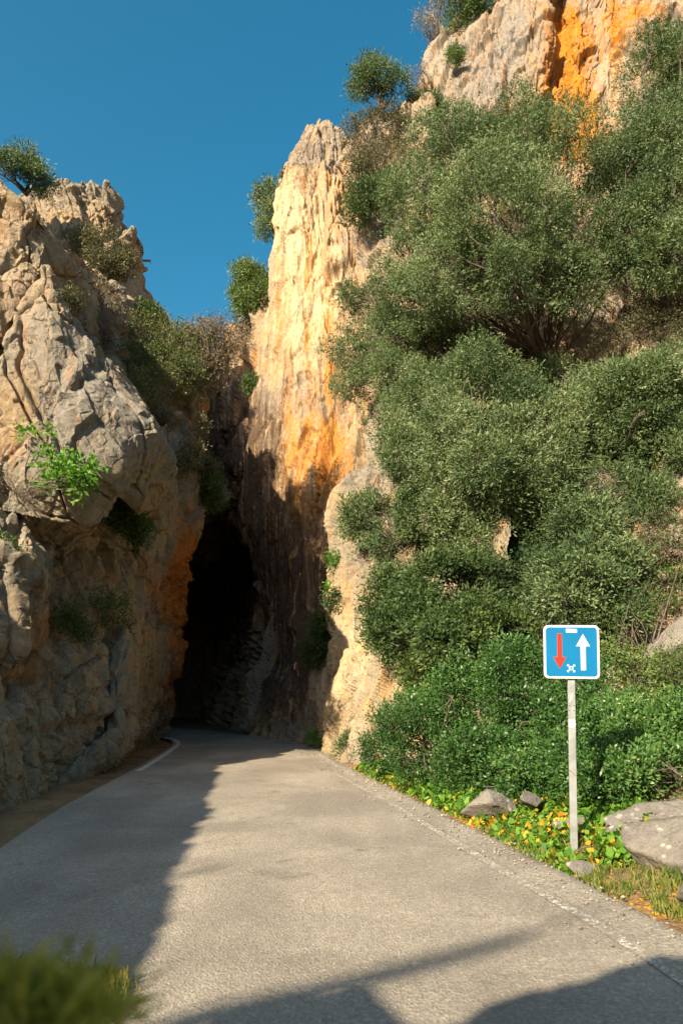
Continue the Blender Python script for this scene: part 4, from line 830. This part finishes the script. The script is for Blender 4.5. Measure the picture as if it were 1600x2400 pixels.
# loose grit and chips gathered along the right road edge
r = np.random.default_rng(31); k = 2600; y = r.uniform(3.2, 19, k)**1.0; off_ = np.abs(r.normal(0, .16, k)); x = edge_x(y) - .12 + off_*r.choice([-1.6, .8], k)
sz = .006 + .016*r.uniform(0, 1, k)**4
oc = np.array([[1,0,0],[0,1,0],[-1,0,0],[0,-1,0],[0,0,.7],[0,0,-.7]], float); tri = np.array([[0,1,4],[1,2,4],[2,3,4],[3,0,4],[1,0,5],[2,1,5],[3,2,5],[0,3,5]])
V = oc[None]*sz[:, None, None]*r.uniform(.6, 1.3, (k, 6, 3)) + np.stack([x, y, .006+sz*.4], 1)[:, None, :]
F = (tri[None] + (np.arange(k)*6)[:, None, None]).reshape(-1, 3)
tag(mesh_np("gravel", V.reshape(-1, 3), F, plain("grit", (.26, .23, .185), .9, var=.5, scale=9), smooth=False), "loose grit and stone chips gathered along the right road edge", "gravel", kind="stuff")
# ivy over the verge: ground cover
rng = np.random.default_rng(7)
def ground_leaves(n, ylo, yhi, dfun, leaf, tonef, tilt=.75, hh=.16, seed=3):
    r = np.random.default_rng(seed); y = ylo + (yhi-ylo)*r.uniform(0, 1, n)
    d = dfun(y, r.uniform(0, 1, n)); x = edge_x(y) + .06 + d
    z = verge_z(x, y, edge_x(y)+.06) + hh*r.uniform(.1, 1, n)*smooth(0, .35, d)
    ok = ~((np.abs(x-2.33) < .17) & (y < 7.15) & (y > 6.5)); x, y, z, d = x[ok], y[ok], z[ok], d[ok]; n = len(x)      # trodden bare around the pole
    p = np.c_[x, y, z]; a = r.uniform(0, 2*np.pi, n); ax = np.c_[np.cos(a), np.sin(a), r.normal(0, tilt, n)]
    s = np.c_[-np.sin(a), np.cos(a), r.normal(0, tilt, n)]
    L = (leaf*r.uniform(.6, 1.3, n))[:, None]
    tone = tonef(p, d, r)
    V = np.stack([p-ax*L*.5, p+s*L*.5-ax*L*.2, p+s*L*.32+ax*L*.25, p+ax*L*.6, p-s*L*.32+ax*L*.25, p-s*L*.5-ax*L*.2], 1).reshape(-1, 3)
    return V, np.arange(n*6).reshape(n, 6), np.repeat(np.clip(tone, 0, 1), 6)
def ivy_tone(p, d, r):
    yel = .5*smooth(-.1, .5, fbm(p*1.3, 3, 5)) + .35*np.exp(-((p[:, 1]-8)/1.1)**2)*(d < 1.0) - .25*smooth(.5, 1.4, d)
    base = r.uniform(.05, .66, len(p)); y = r.uniform(0, 1, len(p)) < np.clip(yel*.45+.05, 0, .6)
    return np.where(y, r.uniform(.7, 1, len(p)), base)
V, F, T = ground_leaves(13500, 6.3, 14.6, lambda y, u: .10+u*np.interp(y, [6.3, 7.5, 8.5, 10, 12, 14.6], [.7, 1.6, 1.9, 1.7, 1.2, .5]), .058, ivy_tone)
tag(mesh_np("ivy", V, F, LEAF_IVY, smooth=False, attrs={"tone": T}), "green and yellow ivy carpeting the verge around the sign pole", "ivy", kind="stuff")
def grass(name, label, pts, n, h, mat_tone, seed, group=None):
    r = np.random.default_rng(seed); i = r.integers(0, len(pts), n); b = pts[i] + np.c_[r.normal(0, .05, (n, 2)), np.zeros(n)]
    a = r.uniform(0, 2*np.pi, n); ln = r.uniform(.1, .8, n); H = h*r.uniform(.4, 1.2, n)
    tip = b + np.c_[np.cos(a)*ln*H, np.sin(a)*ln*H, H]; s = np.c_[-np.sin(a), np.cos(a), a*0]*.0045
    mid = b*.5+tip*.5 + np.c_[np.zeros((n, 2)), H*.14]
    V = np.stack([b-s, b+s, mid+s*.8, tip, mid-s*.8], 1).reshape(-1, 3)
    return tag(mesh_np(name, V, np.arange(n*5).reshape(n, 5), LEAF_GRASS, smooth=False, attrs={"tone": np.repeat(np.clip(mat_tone(r, n), 0, 1), 5)}), label, "grass", kind="stuff")
r = np.random.default_rng(5); k = 500; y = r.uniform(3.5, 8.2, k); d = .08+r.uniform(0, 1.6, k); x = edge_x(y)+.06+d
grass("grass", "short green and dry grass on the verge near the boulders", np.c_[x, y, verge_z(x, y, edge_x(y)+.06)], 7500, .10, lambda r, n: r.uniform(.0, .8, n), 6)
k = 700; yy = 2.2+1.72*r.uniform(0, 1, k)**.7; xx = -1.16-.05*r.uniform(0, 1, k)-r.uniform(0, 1, k)**1.2*3
grass("dry_grass", "olive dry grass covering the bank in the near left corner", np.c_[xx, yy, np.clip((-xx-1.1)*.1, 0, .4)], 26000, .075, lambda r, n: r.uniform(.25, 1, n), 8)
V, F, T = ground_leaves(1500, 4.6, 9.5, lambda y, u: -.05+u*1.2, .04, lambda p, d, r: r.uniform(.86, 1, len(p)), .25, .02, 9)
tag(mesh_np("leaf_litter", V, F, LEAF_IVY, smooth=False, attrs={"tone": T}), "fallen orange-brown leaves scattered on the verge", "leaf litter", kind="stuff")
shrub("verge_weed", "dark leafed weed on the verge near the right road edge", "plant", [(1552,2100,5.9,16,.6),(1575,2085,5.9,12,.7)], W(2.75,5.95,.02), LEAF_BUSH, 26, per=4, leaf=(.11,.05), spread=.06, gap=0, twigs=4, trunk=.008, seed=55)
shrub("verge_weed", "upright narrow leafed weed in front of the speckled boulder", "plant", [(1575,2055,6.2,12,1.6)], W(2.92,6.25,.02), LEAF_FIG, 20, per=4, leaf=(.14,.03), spread=.05, gap=0, twigs=4, trunk=.008, seed=56)
shrub("verge_weed", "small flowering weed at the tip of the near left grass bank", "plant", [(330,2305,4.5,16,1.0)], W(-1.2,4.52,.0), LEAF_DULL, 46, per=5, leaf=(.03,.014), spread=.03, gap=0, twigs=10, trunk=.004, seed=57)
shrub("foreground_bush", "blurred green bush cut by the left edge close to the viewpoint", "shrub",
  [(-85,2100,.72,70,1.2),(-75,2210,.70,75,1.0),(-110,2290,.70,95)], W(-.85,.98,.0), LEAF_FORE, 170, per=7, leaf=(.028, .015), spread=.022, gap=.05, twigs=60, trunk=.005, seed=58)
shrub("foreground_grass", "blurred yellow-green grass stems along the bottom left corner close to the viewpoint", "plant",
  [(30,2405,.74,80,.7),(120,2420,.74,75,.7),(220,2425,.76,60,.6),(-60,2370,.74,90,.8)], W(-.55,.95,.0), LEAF_FORE, 240, per=7, leaf=(.04, .006), spread=.02, gap=.0, twigs=30, trunk=.002, seed=59)

a, b = crest(-.75, 3.95, 12.0), crest(1.25, 5.2, 13.2)  # unseen tree added to cast the soft streak across the road
root = empty("streak_tree", (a[0]-2.5, a[1]-2.0, 0)); tag(root, "bare tree added behind the viewpoint, its limb placed to throw the streak on the road", "tree")
rng = np.random.default_rng(3); tr = np.array([a[0]-2.5, a[1]-2.0, -.3]); tp = a + np.array([-1.2, -.8, -.6])
V, F = tubes([(crook(rng, tr, tp, 9, .02), .26, .15), (crook(rng, tp, tp+np.array([-1.5, .6, 3.0]), 6, .05), .12, .03)], 9); mesh_np("trunk", V, F, BARK, root)
V, F = tubes([(np.vstack([tp, crook(rng, a, b, 9, .02)]), .12, .06), (crook(rng, a*.4+b*.6, a*.3+b*.7+np.array([.5, -.3, 1.1]), 5, .06), .03, .01)], 8); mesh_np("limb", V, F, BARK, root)

# ------------------------------------------------------------------ traffic sign
SIGN_BLUE = plain("sign_blue", (0.002, 0.135, 0.30), .35, var=.06, scale=3); SIGN_WHITE = plain("sign_white", (.62, .63, .62), .4, var=.04, scale=8)
SIGN_RED = plain("sign_red", (.50, .028, .010), .4, var=.05, scale=6); GALV = plain("galvanised_steel", (.255, .275, .265), .6, .2, .22, 7); HOLE = plain("hole_dark", (.02, .02, .02), .9)
SCRAPE = plain("scrape", (.20, .13, .08), .9); STICK = plain("sticker_paper", (.85, .83, .80), .6, var=.05); GREYMARK = plain("sticker_mark", (.30, .40, .47), .6, var=.1)
base = G(1344, 1992); base[2] = 0.0
root = empty("traffic_sign", base); tag(root, "blue square priority sign with red and white arrows on a galvanised pole", "traffic sign")
root.rotation_euler = (math.radians(-1.0), math.radians(1.0), math.radians(-9))
def poly_prism(name, pts, y0, y1, mat, parent):
    k = len(pts); V = [(x, y0, z) for x, z in pts] + [(x, y1, z) for x, z in pts]
    me = bpy.data.meshes.new(name); fs = [tuple(range(k)), tuple(range(2*k-1, k-1, -1))] + [(i, i+k, (i+1) % k+k, (i+1) % k) for i in range(k)]
    me.from_pydata(V, [], fs); me.update(); me.materials.append(mat)
    return link(bpy.data.objects.new(name, me), parent)
def rrect(w, h, r, cx=0, cz=0, n=8):
    out = []
    for (sx_, sz_, a0) in ((1, 1, 0), (-1, 1, 90), (-1, -1, 180), (1, -1, 270)):
        for i in range(n+1):
            a = math.radians(a0+90*i/n); out.append((cx+sx_*(w/2-r)+r*math.cos(a), cz+sz_*(h/2-r)+r*math.sin(a)))
    return out
SH = 0.555; zc = 1.735 + SH/2 - .005
pole = poly_prism("pole", rrect(.072, 2.26, .004, 0, 1.08), -.02, .02, GALV, root)
bev = pole.modifiers.new("bevel", 'BEVEL'); bev.width = .006; bev.segments = 2
for hx in (-.021, .021):
    for hz in (1.45, 1.40): poly_prism("bolt_hole", [(hx+.0055*math.cos(t), hz+.0055*math.sin(t)) for t in np.linspace(0, 2*np.pi, 10, endpoint=False)], -.0215, -.0195, HOLE, pole)
st = poly_prism("sticker", [(-.034, 1.235), (.026, 1.23), (.028, 1.305), (-.032, 1.31)], -.0222, -.0202, STICK, pole)
poly_prism("sticker_print", [(-.012, 1.29), (-.002, 1.284), (.008, 1.294), (.012, 1.288), (.002, 1.274), (-.006, 1.272), (-.002, 1.28)], -.0232, -.0218, SIGN_RED, st)
poly_prism("sticker_print", [(-.001, 1.262), (.002, 1.262), (.002, 1.246), (-.001, 1.246)], -.0232, -.0218, HOLE, st)
poly_prism("scrape_mark", [(-.038, .80), (-.015, .785), (.006, .762), (.03, .745), (.034, .733), (.01, .748), (-.012, .77), (-.037, .789)], -.0215, -.0198, SCRAPE, pole)
# white felt-pen scrawl
for pts in ([(-.022, 1.49), (-.012, 1.50), (-.016, 1.506), (-.026, 1.496)], [(-.018, 1.508), (.0, 1.52), (-.003, 1.526), (-.02, 1.515)], [(-.012, 1.526), (.004, 1.535), (.001, 1.541), (-.014, 1.532)],
            [(-.006, 1.543), (.010, 1.552), (.007, 1.559), (-.008, 1.55)], [(.0, 1.56), (.014, 1.572), (.012, 1.578), (-.002, 1.568)]):
    poly_prism("pen_mark", pts, -.0215, -.0198, STICK, pole)
yb = -.022
panel = poly_prism("panel", rrect(SH, SH, .05, 0, zc), yb-.022, yb, plain("panel_back", (.55, .56, .56), .5, .3), root)
poly_prism("white_border", rrect(SH, SH, .05, 0, zc), yb-.026, yb-.0225, SIGN_WHITE, panel)
poly_prism("blue_face", rrect(SH-.044, SH-.044, .034, 0, zc), yb-.029, yb-.0235, SIGN_BLUE, panel)
yf = (yb-.0315, yb-.0285)
def arrow(name, cx, z0, z1, sw, hw, hl, up, mat):
    if up: pts = [(cx-sw/2, z0), (cx+sw/2, z0), (cx+sw/2, z1-hl), (cx+hw/2, z1-hl), (cx, z1), (cx-hw/2, z1-hl), (cx-sw/2, z1-hl)]
    else: pts = [(cx+sw/2, z1), (cx-sw/2, z1), (cx-sw/2, z0+hl), (cx-hw/2, z0+hl), (cx, z0), (cx+hw/2, z0+hl), (cx+sw/2, z0+hl)]
    poly_prism(name, pts, *yf, mat, panel)
arrow("red_arrow", -.118, zc-.178, zc+.188, .047, .130, .122, False, SIGN_RED)
arrow("white_arrow", .116, zc-.190, zc+.184, .050, .138, .126, True, SIGN_WHITE)
poly_prism("white_patch", [(-.052, zc+.200), (.058, zc+.198), (.058, zc+.236), (-.052, zc+.239)], *yf, SIGN_WHITE, panel)
# small sticker: four arms around a round middle with a swirl
cx, cz = -.006, zc-.172; e = []
for a0 in (45, 135, 225, 315):
    a = math.radians(a0); ca, sa = math.cos(a), math.sin(a); tr = lambda u, v: (cx+u*ca-v*sa, cz+u*sa+v*ca)
    poly_prism("sticker_arm", [tr(0.0098, -.007), tr(0.0377, -.006), tr(0.0410, -.017), tr(0.0508, -.012), tr(0.0541, .004), tr(0.0459, .016), tr(0.0385, .007), tr(0.0098, .007)], *yf, GREYMARK, panel)
ring = lambda r, k=16: [(cx+r*math.cos(t), cz+r*math.sin(t)) for t in np.linspace(0, 2*np.pi, k, endpoint=False)]
mid = poly_prism("sticker_disc", ring(.024), yf[0]-.001, yf[1], GREYMARK, panel)
poly_prism("sticker_swirl", [(cx-.010, cz+.012), (cx+.006, cz+.014), (cx+.012, cz+.002), (cx+.004, cz-.004), (cx+.010, cz-.010), (cx-.004, cz-.014), (cx-.010, cz-.008), (cx+.002, cz-.007), (cx-.002, cz+.0), (cx+.004, cz+.004), (cx+.002, cz+.008), (cx-.009, cz+.006)], yf[0]-.0025, yf[0]-.0005, SIGN_BLUE, mid)
